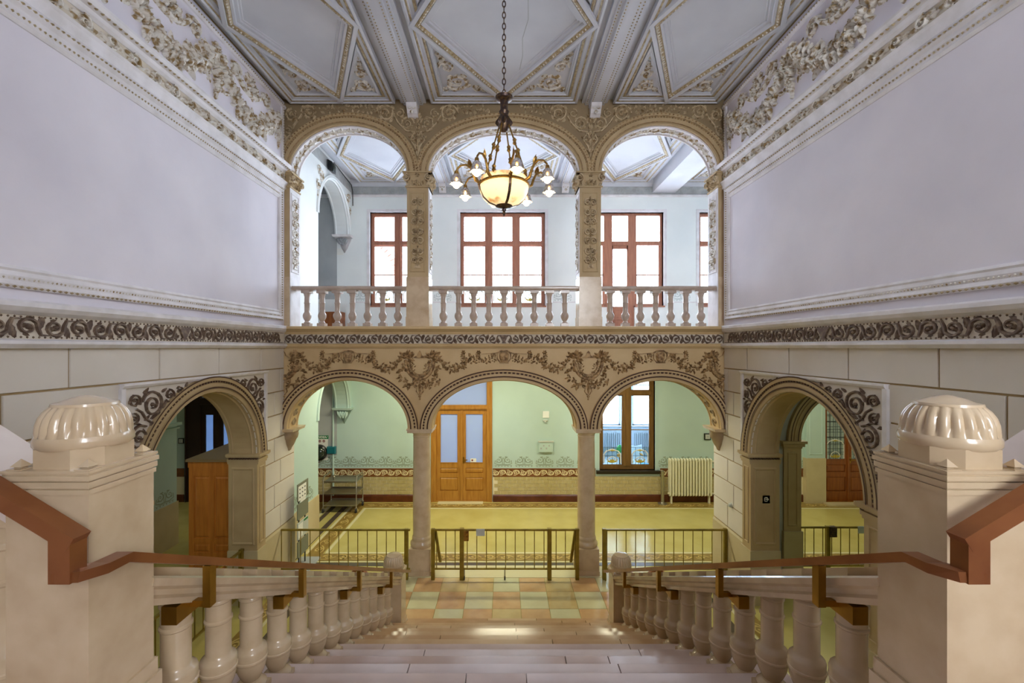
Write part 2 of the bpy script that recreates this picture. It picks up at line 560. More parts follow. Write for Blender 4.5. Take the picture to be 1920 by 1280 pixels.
def beads(mb, p0, p1, step, r, h, w0=0.0, n=4, stretch=1.0):
    d = Vector(p1) - Vector(p0)
    L = d.length
    m = max(1, int(L / step))
    for k in range(m):
        q = Vector(p0) + d * ((k + .5) / m)
        a = math.atan2(d.y, d.x)
        e = [(r * stretch, 0), (0, r), (-r * stretch, 0), (0, -r)]
        vs = [(q.x + x * math.cos(a) - y * math.sin(a), q.y + x * math.sin(a) + y * math.cos(a), w0) for x, y in e] + [(q.x, q.y, w0 + h)]
        mb.add(vs, [(0, 1, 4), (1, 2, 4), (2, 3, 4), (3, 0, 4)])
    return mb
# ================================================================== STRUCTURE
q = S
# ------------------------------------------------------------------ floor
floor = obj('floor', B(-11, 11, -4.4, BW, -0.2, 0.0), 'floor_field', kind='structure', label='olive mosaic ground floor of the stair hall and corridor', cat='floor')
def strip(x0, x1, y0, y1, m, z=0.004, name='border_strip'):
    return obj(name, B(x0, x1, y0, y1, -0.01, z), m, floor)
def flat_scroll_mesh(H, p, m, name):
    mb = MB()
    mb.scroll(p * .5, 0, H * .36, PI, -1, 1.3, wd=.2, h=.002, leaves=4, flat=True, seed=3)
    mb.ridge([(0, -H * .3), (p * .25, -H * .42), (p * .5, -H * .36), (p * .8, -H * .2), (p, H * .05)], [H * .05] * 5, .002, flat=True)
    return mesh_of(mb, name, m)
MOS = flat_scroll_mesh(0.26, 0.34, 'mosaic_scroll', 'mosaic_scroll')
def floor_scrolls(x0, y0, x1, y1, z=0.0075):
    L = math.hypot(x1 - x0, y1 - y0)
    n = int(L / 0.34)
    a = math.atan2(y1 - y0, x1 - x0)
    for k in range(n):
        link('mosaic_scroll', MOS, floor, T(x0 + (x1 - x0) * k / n, y0 + (y1 - y0) * k / n, z) @ RZ(a) @ (FLIPV if k % 2 else Matrix.Identity(4)))
# corridor border: rectangle x -4.1 .. 8.6, y 8.95 .. 12.4
cx0, cx1, cy0, cy1 = -4.25, 10.6, 9.05, 12.5
strip(cx0 - 1.2, cx1, cy0 - .16, cy0 - .02, 'floor_dark')
strip(cx0, cx1, cy0 + .0, cy0 + .04, 'floor_cream')
strip(cx0, cx1, cy0 + .06, cy0 + .36, 'floor_band')
strip(cx0 + .34, cx1, cy0 + .38, cy0 + .44, 'floor_cream')
strip(cx0, cx1, cy1 - .36, cy1 - .02, 'floor_band')
strip(cx0 + .34, cx1, cy1 - .46, cy1 - .40, 'floor_cream')
strip(cx0 - .02, cx0 + .30, cy0 + .36, cy1 - .36, 'floor_band', .0045)
strip(cx0 + .33, cx0 + .40, cy0 + .44, cy1 - .46, 'floor_cream')
strip(cx0 - .10, cx0 - .03, cy0 + .36, cy1, 'floor_cream')
strip(cx0 - .30, cx0 - .16, cy0, cy1, 'floor_dark')
strip(cx0 - .62, cx0 - .50, cy0, cy1, 'floor_dark')
strip(cx0 - .74, cx0 - .66, cy0, cy1, 'floor_cream')
strip(cx0 - 1.15, cx0 - .80, cy0, cy1, 'floor_band')
floor_scrolls(cx0 + .3, cy0 + .21, 9.6, cy0 + .21)
floor_scrolls(cx0 + .3, cy1 - .2, 9.6, cy1 - .2)
floor_scrolls(cx0 + .14, cy0 + .4, cx0 + .14, cy1 - .4)
# borders of the hall floor either side of the stair
for s in (-1, 1):
    x = lambda a: s * a
    def st(a0, a1, y0, y1, m, z=0.004):
        strip(min(s * a0, s * a1), max(s * a0, s * a1), y0, y1, m, z)
    st(3.95, 4.20, 2.0, 8.3, 'floor_band')
    st(3.88, 3.93, 2.0, 8.0, 'floor_cream')
    st(3.60, 3.74, 2.0, 8.0, 'floor_dark')
    st(1.9, 3.88, 7.95, 8.05, 'floor_cream', .0045)
    st(4.34, 8.5, 5.7, 5.95, 'floor_band')
    st(4.34, 8.5, 5.45, 5.58, 'floor_dark')
    floor_scrolls(s * 4.075, 4.5, s * 4.075, 8.2)
# square paving of the lower landing (three rows of seven)
xs = [-1.9, -1.68, -1.18, -.69, -.2, .29, .78, 1.28, 1.77, 1.95]
pat = [['tile_pale', 'tile_pink', 'tile_tan', 'tile_tan', 'tile_pale', 'tile_pink', 'tile_tan', 'tile_pink', 'tile_pale'],
       ['tile_pink', 'tile_pale', 'tile_pink', 'tile_pale', 'tile_pink', 'tile_pale', 'tile_tan', 'tile_pale', 'tile_pink'],
       ['tile_tan', 'tile_pink', 'tile_pale', 'tile_pink', 'tile_tan', 'tile_pink', 'tile_pale', 'tile_pink', 'tile_tan']]
ys = [8.42, 7.94, 7.42, 6.9]
for r in range(3):
    for c in range(len(xs) - 1):
        obj('floor_tile', MB().bev(xs[c] + .003, xs[c + 1] - .003, ys[r + 1] + .003, ys[r] - .003, -.01, .012, .003), pat[r][c], floor)
obj('floor_tile', MB().bev(-1.9, 1.9, 8.43, 8.9, -.01, .012, .003), 'floor_cream', floor)

# ------------------------------------------------------------------ upper floor, roofs and the shell around
obj('floor_upper', B(-11, 11, D + .42, BW, 4.42, UP), 'marble_pale', kind='structure', label='upper corridor floor slab behind the marble balcony balustrade', cat='floor')
for s, nm in ((-1, 'left'), (1, 'right')):
    mb = B(min(s * 4.81, s * 8.6), max(s * 4.81, s * 8.6), 3.9, D + .42, 4.4, 4.6)
    obj('ceiling_side_' + nm, mb, 'mint', kind='structure', label='low ceiling of the %s side hall behind the arch' % nm, cat='ceiling')
    mb = B(min(s * 8.5, s * 8.8), max(s * 8.5, s * 8.8), 3.8, 8.4, 0, 4.4)
    mb.box(min(s * 4.81, s * 8.6), max(s * 4.81, s * 8.6), 3.7, 3.9, 0, 4.4)
    obj('wall_side_hall_' + nm, mb, 'mint', kind='structure', label='mint painted outer wall of the %s side hall' % nm, cat='wall')
mb = B(-11.2, -11, 8.3, BW + .3, 0, 9.6)
mb.box(11, 11.2, 8.3, BW + .3, 0, 9.6)
mb.box(-11, -4.82, D + .2, D + .4, UP, 9.6)
mb.box(4.82, 11, D + .2, D + .4, UP, 9.6)
mb.box(-11, -8.5, D, D + .4, 0, 4.5)
mb.box(8.5, 11, D, D + .4, 0, 4.5)
obj('wall_corridor_ends', mb, 'corridor_white', kind='structure', label='plain white end walls closing the corridors beyond the arches', cat='wall')

# ------------------------------------------------------------------ wall_rear, behind the camera, with one window added to light the hall
mb = MB()
xe = [-4.9, -3.9, -1.9, -1.0, 1.0, 1.9, 3.9, 4.9]
for k in range(0, 7, 2):
    mb.box(xe[k], xe[k + 1], -4.4, -4.1, 0, 9.6)
mb.box(xe[1], xe[4], -4.4, -4.1, 3.8, 8.2)
for k in range(1, 7, 2):
    mb.box(xe[k], xe[k + 1], -4.4, -4.1, 0, 5.2)
    mb.box(xe[k], xe[k + 1], -4.4, -4.1, 8.2, 9.6)
obj('wall_rear', mb, 'plaster', kind='structure', label='plaster wall behind the landing with one tall window', cat='wall')

# ------------------------------------------------------------------ side walls of the hall
AC, AR, AS = 6.36, 1.2, 2.64          # side arch: centre along y, inner radius, springing height
ORN = {}
def orn(name, builder, material, smooth=True):
    if name not in ORN:
        mb = MB()
        builder(mb)
        ORN[name] = mesh_of(mb, name, material, smooth, 50)
    return ORN[name]
def b_frieze(mb):      # 0.22 long, 0.18 high unit of the running scroll
    p, H = .22, .18
    mb.scroll(p * .52, 0, H * .45, -PI * .8, 1, 1.25, wd=.2, h=.024, leaves=3, lw=.5, seed=5, end=False)
    mb.ball(p * .5, 0, .022, .03)
    mb.leaf(p * .5, -.01, 2.4, .06, .05, .024)
    mb.leaf(p * .5, .0, -.6, .06, .05, .024)
    mb.ridge([(-.06, H * .42), (p * .04, H * .40), (p * .13, H * .12), (p * .2, -H * .25), (p * .36, -H * .42)], [.004, .013, .018, .016, .01], .022)
    mb.leaf(p * .06, H * .1, -2.0, .10, .06, .022, curl=.8)
    mb.leaf(p * .10, -H * .12, -2.3, .08, .05, .022, curl=.6)
    mb.leaf(p * .95, H * .1, 1.2, .08, .05, .022, curl=.8)
FRZ = orn('scroll', b_frieze, 'scroll_brown')
def b_urn(mb):
    mb.prism([(-.10, .05), (.10, .05), (.12, .08), (-.12, .08)], lambda a, b, c: (a, b, c), 0, .03)
    mb.prism([(-.03, -.06), (.03, -.06), (.09, .05), (-.09, .05)], lambda a, b, c: (a, b, c), 0, .03)
    mb.prism([(-.06, -.085), (.06, -.085), (.03, -.06), (-.03, -.06)], lambda a, b, c: (a, b, c), 0, .025)
    for s in (-1, 1):
        mb.scroll(s * .15, -.03, .05, 0 if s < 0 else PI, s, 1.2, wd=.2, h=.02, leaves=2, end=False)
URN = orn('frieze_urn', b_urn, 'scroll_brown')
def b_leafscroll(mb):   # upper white and gold frieze, 0.3 long, 0.17 high
    p, H = .30, .15
    mb.scroll(p * .5, 0, H * .5, -PI * .6, 1, 1.2, wd=.2, h=.035, leaves=6, lw=.5, seed=8)
    mb.leaf(0, 0, .5, .15, .07, .03, curl=-.9)
    mb.leaf(.02, -.03, -.6, .13, .06, .03, curl=.9)
    mb.leaf(p, 0, 2.6, .1, .06, .03, curl=.6)
LSC = orn('leaf_scroll', b_leafscroll, 'gilt_white')
def swag_path(L, drop, n=16):
    return [(L * k / n, -drop * (1 - (2 * k / n - 1) ** 2)) for k in range(n + 1)]
def b_festoon(mb):      # great fruit swag, 1.8 long, hung from u = 0 and 1.8 at v = 0
    mb.garland(swag_path(1.72, .60), lambda t: .035 + .085 * math.sin(PI * t), 230, 11, h=.12, ballr=.05, leafL=.16)
    rnd = random.Random(4)
    # shell with beaded rim and fruit bunch lying over the swag
    rim = [(.55 + .42 * math.cos(a), .02 + .30 * math.sin(a)) for a in [PI * (1.05 + .9 * k / 14) for k in range(15)]]
    mb.ridge([(u + .25, v + .12) for u, v in rim], .035, .05)
    for u, v in rim[1:-1]:
        mb.ball(u + .25, v + .16, .017, .06)
    for k in range(26):
        a, r = rnd.uniform(0, 2 * PI), .13 * math.sqrt(rnd.random())
        mb.ball(.86 + r * math.cos(a), .0 + r * math.sin(a), .03, .09 * (1.2 - r / .16))
    for k in range(12):
        a = rnd.uniform(0, 2 * PI)
        mb.leaf(.86 + .1 * math.cos(a), .0 + .1 * math.sin(a), a, .13, .07, .05, curl=rnd.uniform(-1, 1))
    for s, c in ((1, .42), (-1, 1.30)):
        mb.scroll(c, .02, .13, 0 if s > 0 else PI, s, 1.3, wd=.16, h=.05, leaves=6, seed=7)
        mb.garland([(c, -.05), (c + s * -.25, -.12), (c - s * .36, -.02)], lambda t: .05, 18, 3 + s, h=.05, ballr=.02, leafL=.1)
FEST = orn('festoon', b_festoon, 'gilt_white')
def b_pendant(mb):      # ribbon knot with a hanging bunch of grapes
    mb.rosette(0, 0, .10, .08, 7)
    for a in (-2.2, -.9, -1.75, -1.35):
        mb.leaf(0, -.02, a, .34, .07, .03, curl=.15)
    rnd = random.Random(9)
    for k in range(46):
        t = rnd.random()
        mb.ball(rnd.uniform(-1, 1) * .075 * (1 - t * .7), -.30 - .44 * t, .027, .10 * (1 - .5 * t))
    for s in (-1, 1):
        mb.garland([(s * .03, -.1), (s * .13, -.32), (s * .16, -.56)], lambda t: .02, 20, 5, h=.03, ballr=.018, leafL=.08)
PEND = orn('grape_pendant', b_pendant, 'gilt_white')
def b_spandrel(mb):     # scroll filling of the side arch spandrel; corner of the panel at (0, 0), u to the arch crown, v downwards negative
    def sc(u, v, R, a, d, n=6, s=2, t=1.6): mb.scroll(u, v, R, a, d, t, wd=.10, h=.03, leaves=min(n, 4), lw=.22, seed=s, end=False).ball(u, v, R * .16, .035)
    sc(.36, -.20, .17, PI * .9, -1, 8, 2, 1.8)
    sc(.17, -.57, .15, PI * .3, 1, 8, 6, 1.8)
    sc(.10, -.13, .085, -PI * .2, 1, 5, 3)
    sc(.09, -.34, .07, PI * .6, -1, 5, 7)
    sc(.63, -.11, .09, PI * 1.2, 1, 6, 4)
    sc(.80, -.08, .06, PI * .8, -1, 5, 9)
    sc(.09, -.84, .085, PI * .5, -1, 6, 5)
    sc(.06, -1.02, .05, PI * .5, 1, 5, 8)
    sc(.38, -.47, .075, PI * 1.4, 1, 6, 4)
    mb.ridge([(.30, -.60), (.34, -.42), (.26, -.36), (.20, -.27), (.12, -.22)], .013, .025)
    mb.ridge([(.34, -.37), (.5, -.30), (.57, -.18), (.6, -.2)], .012, .025)
    mb.ridge([(.14, -.72), (.04, -.76), (.06, -.92)], .012, .025)
    for u, v, a in ((.93, -.06, .1), (.90, -.05, .7), (1.0, -.04, -.1), (.06, -1.12, -1.6), (.09, -1.06, -1.1), (.05, -.44, 2.6), (.24, -.38, .3), (.48, -.36, -.3), (.30, -.72, -.9), (.22, -.05, .2), (.5, -.06, .1), (.04, -.26, -1.6)):
        mb.leaf(u, v, a, .10, .045, .03, curl=.5)
SPAN = orn('spandrel_scroll', b_spandrel, 'scroll_brown')

def build_side(s, nm):
    F = F_SIDE(s)
    mb = MB()
    # core with the arched opening
    mb.box(-4.4, AC - AR, 0, AS, 0, 0) if False else None
    def cbox(u0, u1, v0, v1, w0=-.47, w1=0):
        mb.add([(u, v, w) for w in (w0, w1) for v in (v0, v1) for u in (u0, u1)], [(0, 1, 3, 2), (4, 6, 7, 5), (0, 4, 5, 1), (2, 3, 7, 6), (0, 2, 6, 4), (1, 5, 7, 3)])
    cbox(-4.4, AC - AR, 0, AS)
    cbox(AC + AR, D + .42, 0, AS)
    wall_with_arches(mb, -4.4, D + .42, AS, 9.6, [(AC, AR, AR)], .47)
    W = obj('wall_' + nm, mb, 'mortar', None, F, kind='structure', label='%s hall wall of pale ashlar, great plaster panel and gilt festoons above' % nm, cat='wall')
    def P(name, mb, m, smooth=False, **kw): return obj(name, mb, m, W, F, smooth, **kw)
    # plinth course
    for u0, u1 in ((-4.4, AC - AR - .26), (AC + AR + .25, D + .42)):
        P('plinth_stone', run(MB(), [(0, 0), (1.02, 0), (1.02, .015), (.98, .03), (0, .03)], u0, u1), 'ashlar_base')
    # ashlar blocks
    def block(u0, u1, v0, v1, w=.014):
        g, b = .007, .006
        m = MB()
        m.hexa([(u0 + g, v0 + g, -.01), (u1 - g, v0 + g, -.01), (u1 - g, v1 - g, -.01), (u0 + g, v1 - g, -.01),
                (u0 + g + b, v0 + g + b, w), (u1 - g - b, v0 + g + b, w), (u1 - g - b, v1 - g - b, w), (u0 + g + b, v1 - g - b, w)])
        P('stone_block', m, 'ashlar')
    cut = [D] + [7.69 - 1.13 * k for k in range(0, 11)]
    for a, b in zip(cut[1:], cut[:-1]):
        block(a, b, 4.09, 4.52)
    z0 = 1.03
    n = 7
    hh = (4.09 - z0) / n
    for k in range(n):
        v0, v1 = z0 + k * hh, z0 + (k + 1) * hh
        e = 8.14 if k % 2 else 8.36
        block(7.81, e, v0, v1)
        block(e, D + .42, v0, v1)
        e2 = [4.9, 4.55 if k % 2 else 3.72, 2.6, 1.5]
        for a, b in zip(e2[1:], e2[:-1]):
            block(a, b, v0, v1)
    # arch: panel ground, archivolt, reveal, pilasters, imposts
    mb = wall_with_arches(MB(), 4.90, 7.81, AS, 4.05, [(AC, AR, AR)], .0)
    m2 = MB()
    wall_with_arches(m2, 4.90, 7.81, AS, 4.05, [(AC, AR, AR)], .02)
    m2.v = [(u, v, w + .02) for u, v, w in m2.v]
    P('spandrel_panel', m2, 'ashlar')
    mb = run(MB(), [(4.03, 0), (4.03, .05), (4.06, .07), (4.085, .07), (4.085, 0)], 4.86, 7.85)
    for u in (4.875, 7.81):
        runv(mb, [(u - .03, 0), (u - .03, .05), (u + .03, .05), (u + .03, 0)], AS, 4.03)
    P('spandrel_frame', mb, 'white_trim')
    ring = arch_ring(MB(), AC, AS, AR, AR, [(0, -.03), (0, .05), (.05, .055), (.055, .04), (.075, .04), (.08, .06), (.13, .06), (.14, .045), (.165, .045), (.17, .07), (.215, .075), (.225, .02)])
    P('archivolt', ring, 'arch_gold' if s < 0 else 'arch_gold', True, angle=25)
    for r in (.06, .215):
        P('archivolt_line', arch_ring(MB(), AC, AS, AR, AR, [(r - .002, .077), (r + .017, .077)]), 'dark_line')
    P('archivolt_dentils', arch_dashes(MB(), AC, AS, AR, AR, .142, .166, .066, .052), 'dark_line', kind='stuff')
    sof = arch_ring(MB(), AC, AS, AR, AR, [(-.004, 0), (-.004, -.47)])
    P('soffit', sof, 'arch_gold')
    for w in (-.06, -.41):
        P('soffit_moulding', arch_ring(MB(), AC, AS, AR, AR, [(-.004, w - .02), (-.018, w), (-.004, w + .02)]), 'arch_gold')
    for u0, u1, e in ((AC - AR - .25, AC - AR, 1), (AC + AR, AC + AR + .25, -1)):
        f0, f1 = (u0, u1 + .012) if e > 0 else (u0 - .012, u1)
        P('pilaster', MB().hexa([(f0, .95, -.475), (f1, .95, -.475), (f1, .95, .03), (f0, .95, .03), (f0, AS, -.475), (f1, AS, -.475), (f1, AS, .03), (f0, AS, .03)]), 'arch_gold')
        b0, b1 = (u0 - .02, u1 + .04) if e > 0 else (u0 - .04, u1 + .02)
        P('pilaster_base', MB().hexa([(b0, 0, -.48), (b1, 0, -.48), (b1, 0, .05), (b0, 0, .05), (b0, .95, -.48), (b1, .95, -.48), (b1, .95, .05), (b0, .95, .05)]), 'ashlar_base')
        face = f1 if e > 0 else f0
        # impost with dentils
        m = MB()
        for v0, v1, o in ((2.46, 2.50, .02), (2.50, 2.55, .035), (2.58, 2.60, .055), (2.60, 2.645, .075)):
            a0, a1 = (u0 - o * .4, u1 + o) if e > 0 else (u0 - o, u1 + o * .4)
            m.hexa([(a0, v0, -.49), (a1, v0, -.49), (a1, v0, .03 + o), (a0, v0, .03 + o), (a0, v1, -.49), (a1, v1, -.49), (a1, v1, .03 + o), (a0, v1, .03 + o)])
        P('impost', m, 'arch_gold')
        m = MB()
        for k in range(11):
            w = -.45 + k * .047
            o = face + e * .045
            m.hexa([(min(face, o), 2.55, w), (max(face, o), 2.55, w), (max(face, o), 2.55, w + .025), (min(face, o), 2.55, w + .025), (min(face, o), 2.58, w), (max(face, o), 2.58, w), (max(face, o), 2.58, w + .025), (min(face, o), 2.58, w + .025)])
        P('impost_dentils', m, 'dark_line', kind='stuff')
        # sunk panel mouldings on the reveal and on the front
        for ra in ((-.42, -.02),):
            rows = [[(face + e * d2, v, w) for v, w in ((1.05 + d, ra[0] + d), (2.40 - d, ra[0] + d), (2.40 - d, ra[1] - d), (1.05 + d, ra[1] - d))] for d, d2 in ((0, .001), (.012, .014), (.03, .014), (.045, .001))]
            P('panel_moulding', MB().grid(rows, cv=True), 'arch_gold')
        rows = [[(u, v, .03 + w) for u, v in ((u0 + .05 + d, 1.05 + d), (u1 - .05 - d, 1.05 + d), (u1 - .05 - d, 2.40 - d), (u0 + .05 + d, 2.40 - d))] for d, w in ((0, .001), (.008, .012), (.02, .012), (.03, .001))]
        P('panel_moulding', MB().grid(rows, cv=True), 'arch_gold')
    for e in (1, -1):
        M = F @ T(4.94 if e > 0 else 7.77, 4.0, .02) @ (Matrix.Identity(4) if e > 0 else FLIPU)
        link('spandrel_scroll', SPAN, W, M)
    # string course with the running scroll, level with the balcony
    P('frieze_ground', run(MB(), [(4.50, 0), (4.50, .05), (4.86, .05), (4.86, 0)], -4.4, D - .06), 'frieze_ground')
    P('frieze_lower_moulding', run(MB(), [(4.49, 0), (4.49, .07), (4.53, .11), (4.56, .11), (4.575, .06), (4.575, 0)], -4.4, D - .06), 'white_trim')
    P('frieze_upper_moulding', run(MB(), [(4.79, 0), (4.79, .06), (4.82, .10), (4.86, .13), (4.90, .13), (4.92, .10), (4.92, 0)], -4.4, D - .06), 'white_trim')
    m = beads(MB(), (2.6, 4.592, 0), (D - .1, 4.592, 0), .05, .012, .016, .05)
    beads(m, (2.6, 4.775, 0), (D - .1, 4.775, 0), .05, .012, .016, .05)
    P('frieze_beads', m, 'scroll_brown', kind='stuff')
    uc = 5.78
    link('frieze_urn', URN, W, F @ T(uc, 4.69, .05))
    for k in range(13):
        if uc + .14 + .235 * (k + 1) < D - .05:
            link('scroll', FRZ, W, F @ T(uc + .13 + .235 * k, 4.685, .05) @ Matrix.Diagonal((.235 / .22, 1, 1, 1)) @ (FLIPV if k % 2 else Matrix.Identity(4)))
        link('scroll', FRZ, W, F @ T(uc - .13 - .235 * k, 4.685, .05) @ Matrix.Diagonal((-.235 / .22, 1, 1, 1)) @ (FLIPV if k % 2 else Matrix.Identity(4)))
    # upper wall: plain band, great panel, frame
    P('plaster_band', run(MB(), [(4.90, 0), (4.90, .02), (7.75, .02), (7.75, 0)], -4.4, D - .0), 'plaster')
    def framerun(name, prof, u0, u1, m): P(name, run(MB(), prof, u0, u1), m)
    ue = 8.25
    framerun('panel_frame', [(5.02, .02), (5.02, .06), (5.05, .075), (5.09, .05), (5.13, .06), (5.17, .045), (5.19, .055), (5.22, .035), (5.22, .02)], -4.4, ue + .13, 'white_trim')
    framerun('panel_frame', [(7.36, .02), (7.36, .035), (7.39, .055), (7.42, .045), (7.46, .06), (7.50, .05), (7.53, .08), (7.56, .08), (7.60, .05), (7.60, .02)], -4.4, ue + .13, 'white_trim')
    P('panel_frame', runv(MB(), [(ue, .02), (ue, .035), (ue + .02, .055), (ue + .05, .045), (ue + .08, .06), (ue + .11, .075), (ue + .13, .06), (ue + .13, .02)], 5.05, 7.58), 'white_trim')
    m = beads(MB(), (2.8, 5.035, 0), (ue + .1, 5.035, 0), .055, .014, .02, .068, stretch=1.7)
    beads(m, (2.8, 7.545, 0), (ue + .1, 7.545, 0), .05, .013, .02, .08, stretch=1.6)
    beads(m, (2.8, 7.44, 0), (ue, 7.44, 0), .045, .016, .014, .052)
    beads(m, (ue + .085, 5.1, 0), (ue + .085, 7.55, 0), .045, .018, .02, .06)
    P('panel_frame_beads', m, 'gilt', kind='stuff')
    m = beads(MB(), (2.8, 5.11, 0), (ue, 5.11, 0), .04, .016, .014, .052)
    P('panel_frame_leaves', m, 'gilt_white', kind='stuff')
    # entablature: leaf frieze and cornice below the festoon field
    framerun('entablature_moulding', [(7.60, 0), (7.60, .05), (7.64, .06), (7.70, .08), (7.73, .10), (7.74, .06), (7.74, 0)], -4.4, D, 'white_trim')
    framerun('leaf_frieze_ground', [(7.72, 0), (7.72, .05), (7.92, .05), (7.92, 0)], -4.4, D, 'frieze_ground')
    framerun('entablature_moulding', [(7.90, 0), (7.90, .06), (7.93, .09), (7.97, .10), (7.99, .15), (8.03, .17), (8.06, .17), (8.08, .05), (8.08, 0)], -4.4, D, 'white_trim')
    m = beads(MB(), (2.8, 7.985, 0), (D, 7.985, 0), .07, .014, .03, .13, stretch=1.8)
    P('cornice_beads', m, 'gilt', kind='stuff')
    for k in range(19):
        link('leaf_scroll', LSC, W, F @ T(D - .04 - .30 * (k + 1), 7.822, .05) @ (FLIPV if k % 2 else Matrix.Identity(4)))
    P('festoon_field', run(MB(), [(8.06, 0), (8.06, .02), (9.32, .02), (9.32, 0)], -4.4, D), 'plaster')
    # thin frame of the festoon field
    P('festoon_frame', run(MB(), [(9.16, .02), (9.16, .05), (9.20, .07), (9.24, .05), (9.24, .02)], -4.4, D - .02), 'white_trim')
    P('festoon_frame', runv(MB(), [(8.36, .02), (8.36, .05), (8.40, .06), (8.44, .05), (8.44, .02)], 8.10, 9.2), 'white_trim')
    m = beads(MB(), (3.5, 9.20, 0), (8.4, 9.20, 0), .05, .014, .02, .066)
    beads(m, (8.40, 8.12, 0), (8.40, 9.18, 0), .05, .014, .02, .055)
    P('festoon_frame_beads', m, 'gilt', kind='stuff')
    for k in range(3):
        u = 8.27 - 1.8 * k
        link('festoon', FEST, W, F @ T(u - 1.76, 8.93, .02))
        link('grape_pendant', PEND, W, F @ T(u - 1.80, 8.97, .02))
    link('grape_pendant', PEND, W, F @ T(8.25, 8.93, .02) @ Matrix.Diagonal((.55, .85, .7, 1)))
    return W
WL = build_side(-1, 'left')
WR = build_side(1, 'right')

# ------------------------------------------------------------------ the arcade wall between hall and corridors
SPR, BL = 2.9, .96                     # lower springing, rise
lowA = [(-293 * q, 113 * q, BL), (0.0, 137 * q, BL), (293 * q, 113 * q, BL)]
SPU, BU = 7.94, .923
upA = [(-292 * q, 110 * q, BU), (0.0, 142 * q, BU), (292 * q, 110 * q, BU)]
CL = (-HW, HW)
ARC = obj('wall_arcade', wall_with_arches(MB(), -HW, HW, SPR, UP, lowA, .42), 'arcade_stone', None, F_FRONT, kind='structure', label='two-storey arcade wall of three arches below and three above', cat='wall')
def A(name, mb, m, smooth=False, **kw): return obj(name, mb, m, ARC, F_FRONT, smooth, **kw)
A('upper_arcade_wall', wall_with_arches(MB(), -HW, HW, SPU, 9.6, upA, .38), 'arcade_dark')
for c, a, b in lowA:
    A('archivolt', arch_ring(MB(), c, SPR, a, b, [(0, -.02), (0, .03), (.055, .035), (.06, .02), (.075, .02), (.08, .04), (.13, .04), (.135, .025), (.155, .025), (.16, .05), (.205, .055), (.215, .0)], clamp=CL), 'arcade_stone', True, angle=25)
    for r in (.058, .19):
        A('archivolt_line', arch_ring(MB(), c, SPR, a, b, [(r - .004, .057), (r + .02, .057)], clamp=CL), 'dark_line')
    A('archivolt_dentils', arch_dashes(MB(), c, SPR, a, b, .126, .157, .055, .062, .6, clamp=CL), 'dark_line', kind='stuff')
    for w in (-.05, -.38):
        A('soffit_moulding', arch_ring(MB(), c, SPR, a, b, [(-.002, w - .03), (-.02, w - .01), (-.02, w + .01), (-.002, w + .03)]), 'arcade_stone')
def soffit_relief(c, a, b, spring, depth, L0, n, unit, seed=1):
    """leaf relief wrapped on the underside of an arch"""
    mb = MB()
    Ltot = PI * (a + b) / 2
    for k in range(n):
        m = MB()
        unit(m, k)
        for (s_, t_, h_) in m.v:
            pass
        s0 = Ltot * (k + .5) / n
        vs = []
        for (s_, t_, h_) in m.v:
            th = PI * (s0 + s_) / Ltot
            vs.append((c - (a - h_ - .006) * math.cos(th), spring + (b - h_ - .006) * math.sin(th), -depth / 2 + t_))
        mb.add(vs, m.f)
    return mb
def unit_leafy(m, k):
    for s in (-1, 1):
        m.leaf(-.10, s * .01, s * .55, .17, .09, .03, curl=-s * .8)
        m.leaf(-.02, s * .02, s * 1.0, .12, .06, .025, curl=s * .6)
    m.ball(-.10, 0, .025, .035)
    m.leaf(-.08, 0, 0, .16, .05, .035)
def unit_scroll(m, k):
    m.scroll(0, 0, .085, 0, 1 if k % 2 else -1, 1.2, wd=.16, h=.02, leaves=5, seed=k)
for i, (c, a, b) in enumerate(upA):
    # moulded ring: bead row, egg row, fillets
    A('archivolt', arch_ring(MB(), c, SPU, a, b, [(0, -.01), (0, .03), (.02, .04), (.04, .03), (.05, .03), (.06, .045), (.13, .05), (.14, .035), (.155, .035), (.165, .055), (.21, .065), (.235, .05), (.245, 0)], clamp=CL), 'arch_gold', True, angle=25)
    A('archivolt_dentils', arch_dashes(MB(), c, SPU, a, b, .136, .158, .05, .045, .5, clamp=CL), 'relief_brown', kind='stuff')
    for r in (.045, .163):
        A('archivolt_line', arch_ring(MB(), c, SPU, a, b, [(r, .06), (r + .01, .06)], clamp=CL), 'relief_brown')
    A('archivolt_beads', arch_dashes(MB(), c, SPU, a, b, .19, .215, .07, .06, .4, clamp=CL), 'relief_brown', kind='stuff')
    A('soffit_lining', arch_ring(MB(), c, SPU, a, b, [(-.003, -.012), (-.003, -.385)]), 'white_trim')
    for w in (-.03, -.35):
        A('soffit_moulding', arch_ring(MB(), c, SPU, a, b, [(-.003, w - .025), (-.025, w - .01), (-.025, w + .01), (-.003, w + .025)]), 'white_trim')
    A('soffit_leaves', soffit_relief(c, a, b, SPU, .38, 0, 26 if i == 1 else 21, unit_leafy), 'gilt_white', True)
m = wall_with_arches(MB(), -HW, HW, SPU, 9.4, [(c, a + .002, b + .002) for c, a, b in upA], .012)
m.v = [(u, v, w - .375) for u, v, w in m.v]
A('bounce_lining', m, 'corridor_white')  # unseen white lining added to bounce daylight inside the upper corridor
for i in (0, 2):
    c, a, b = lowA[i]
    A('soffit_leaves', soffit_relief(c, a, b, SPR, .42, 0, 15, unit_scroll), 'gilt', True)
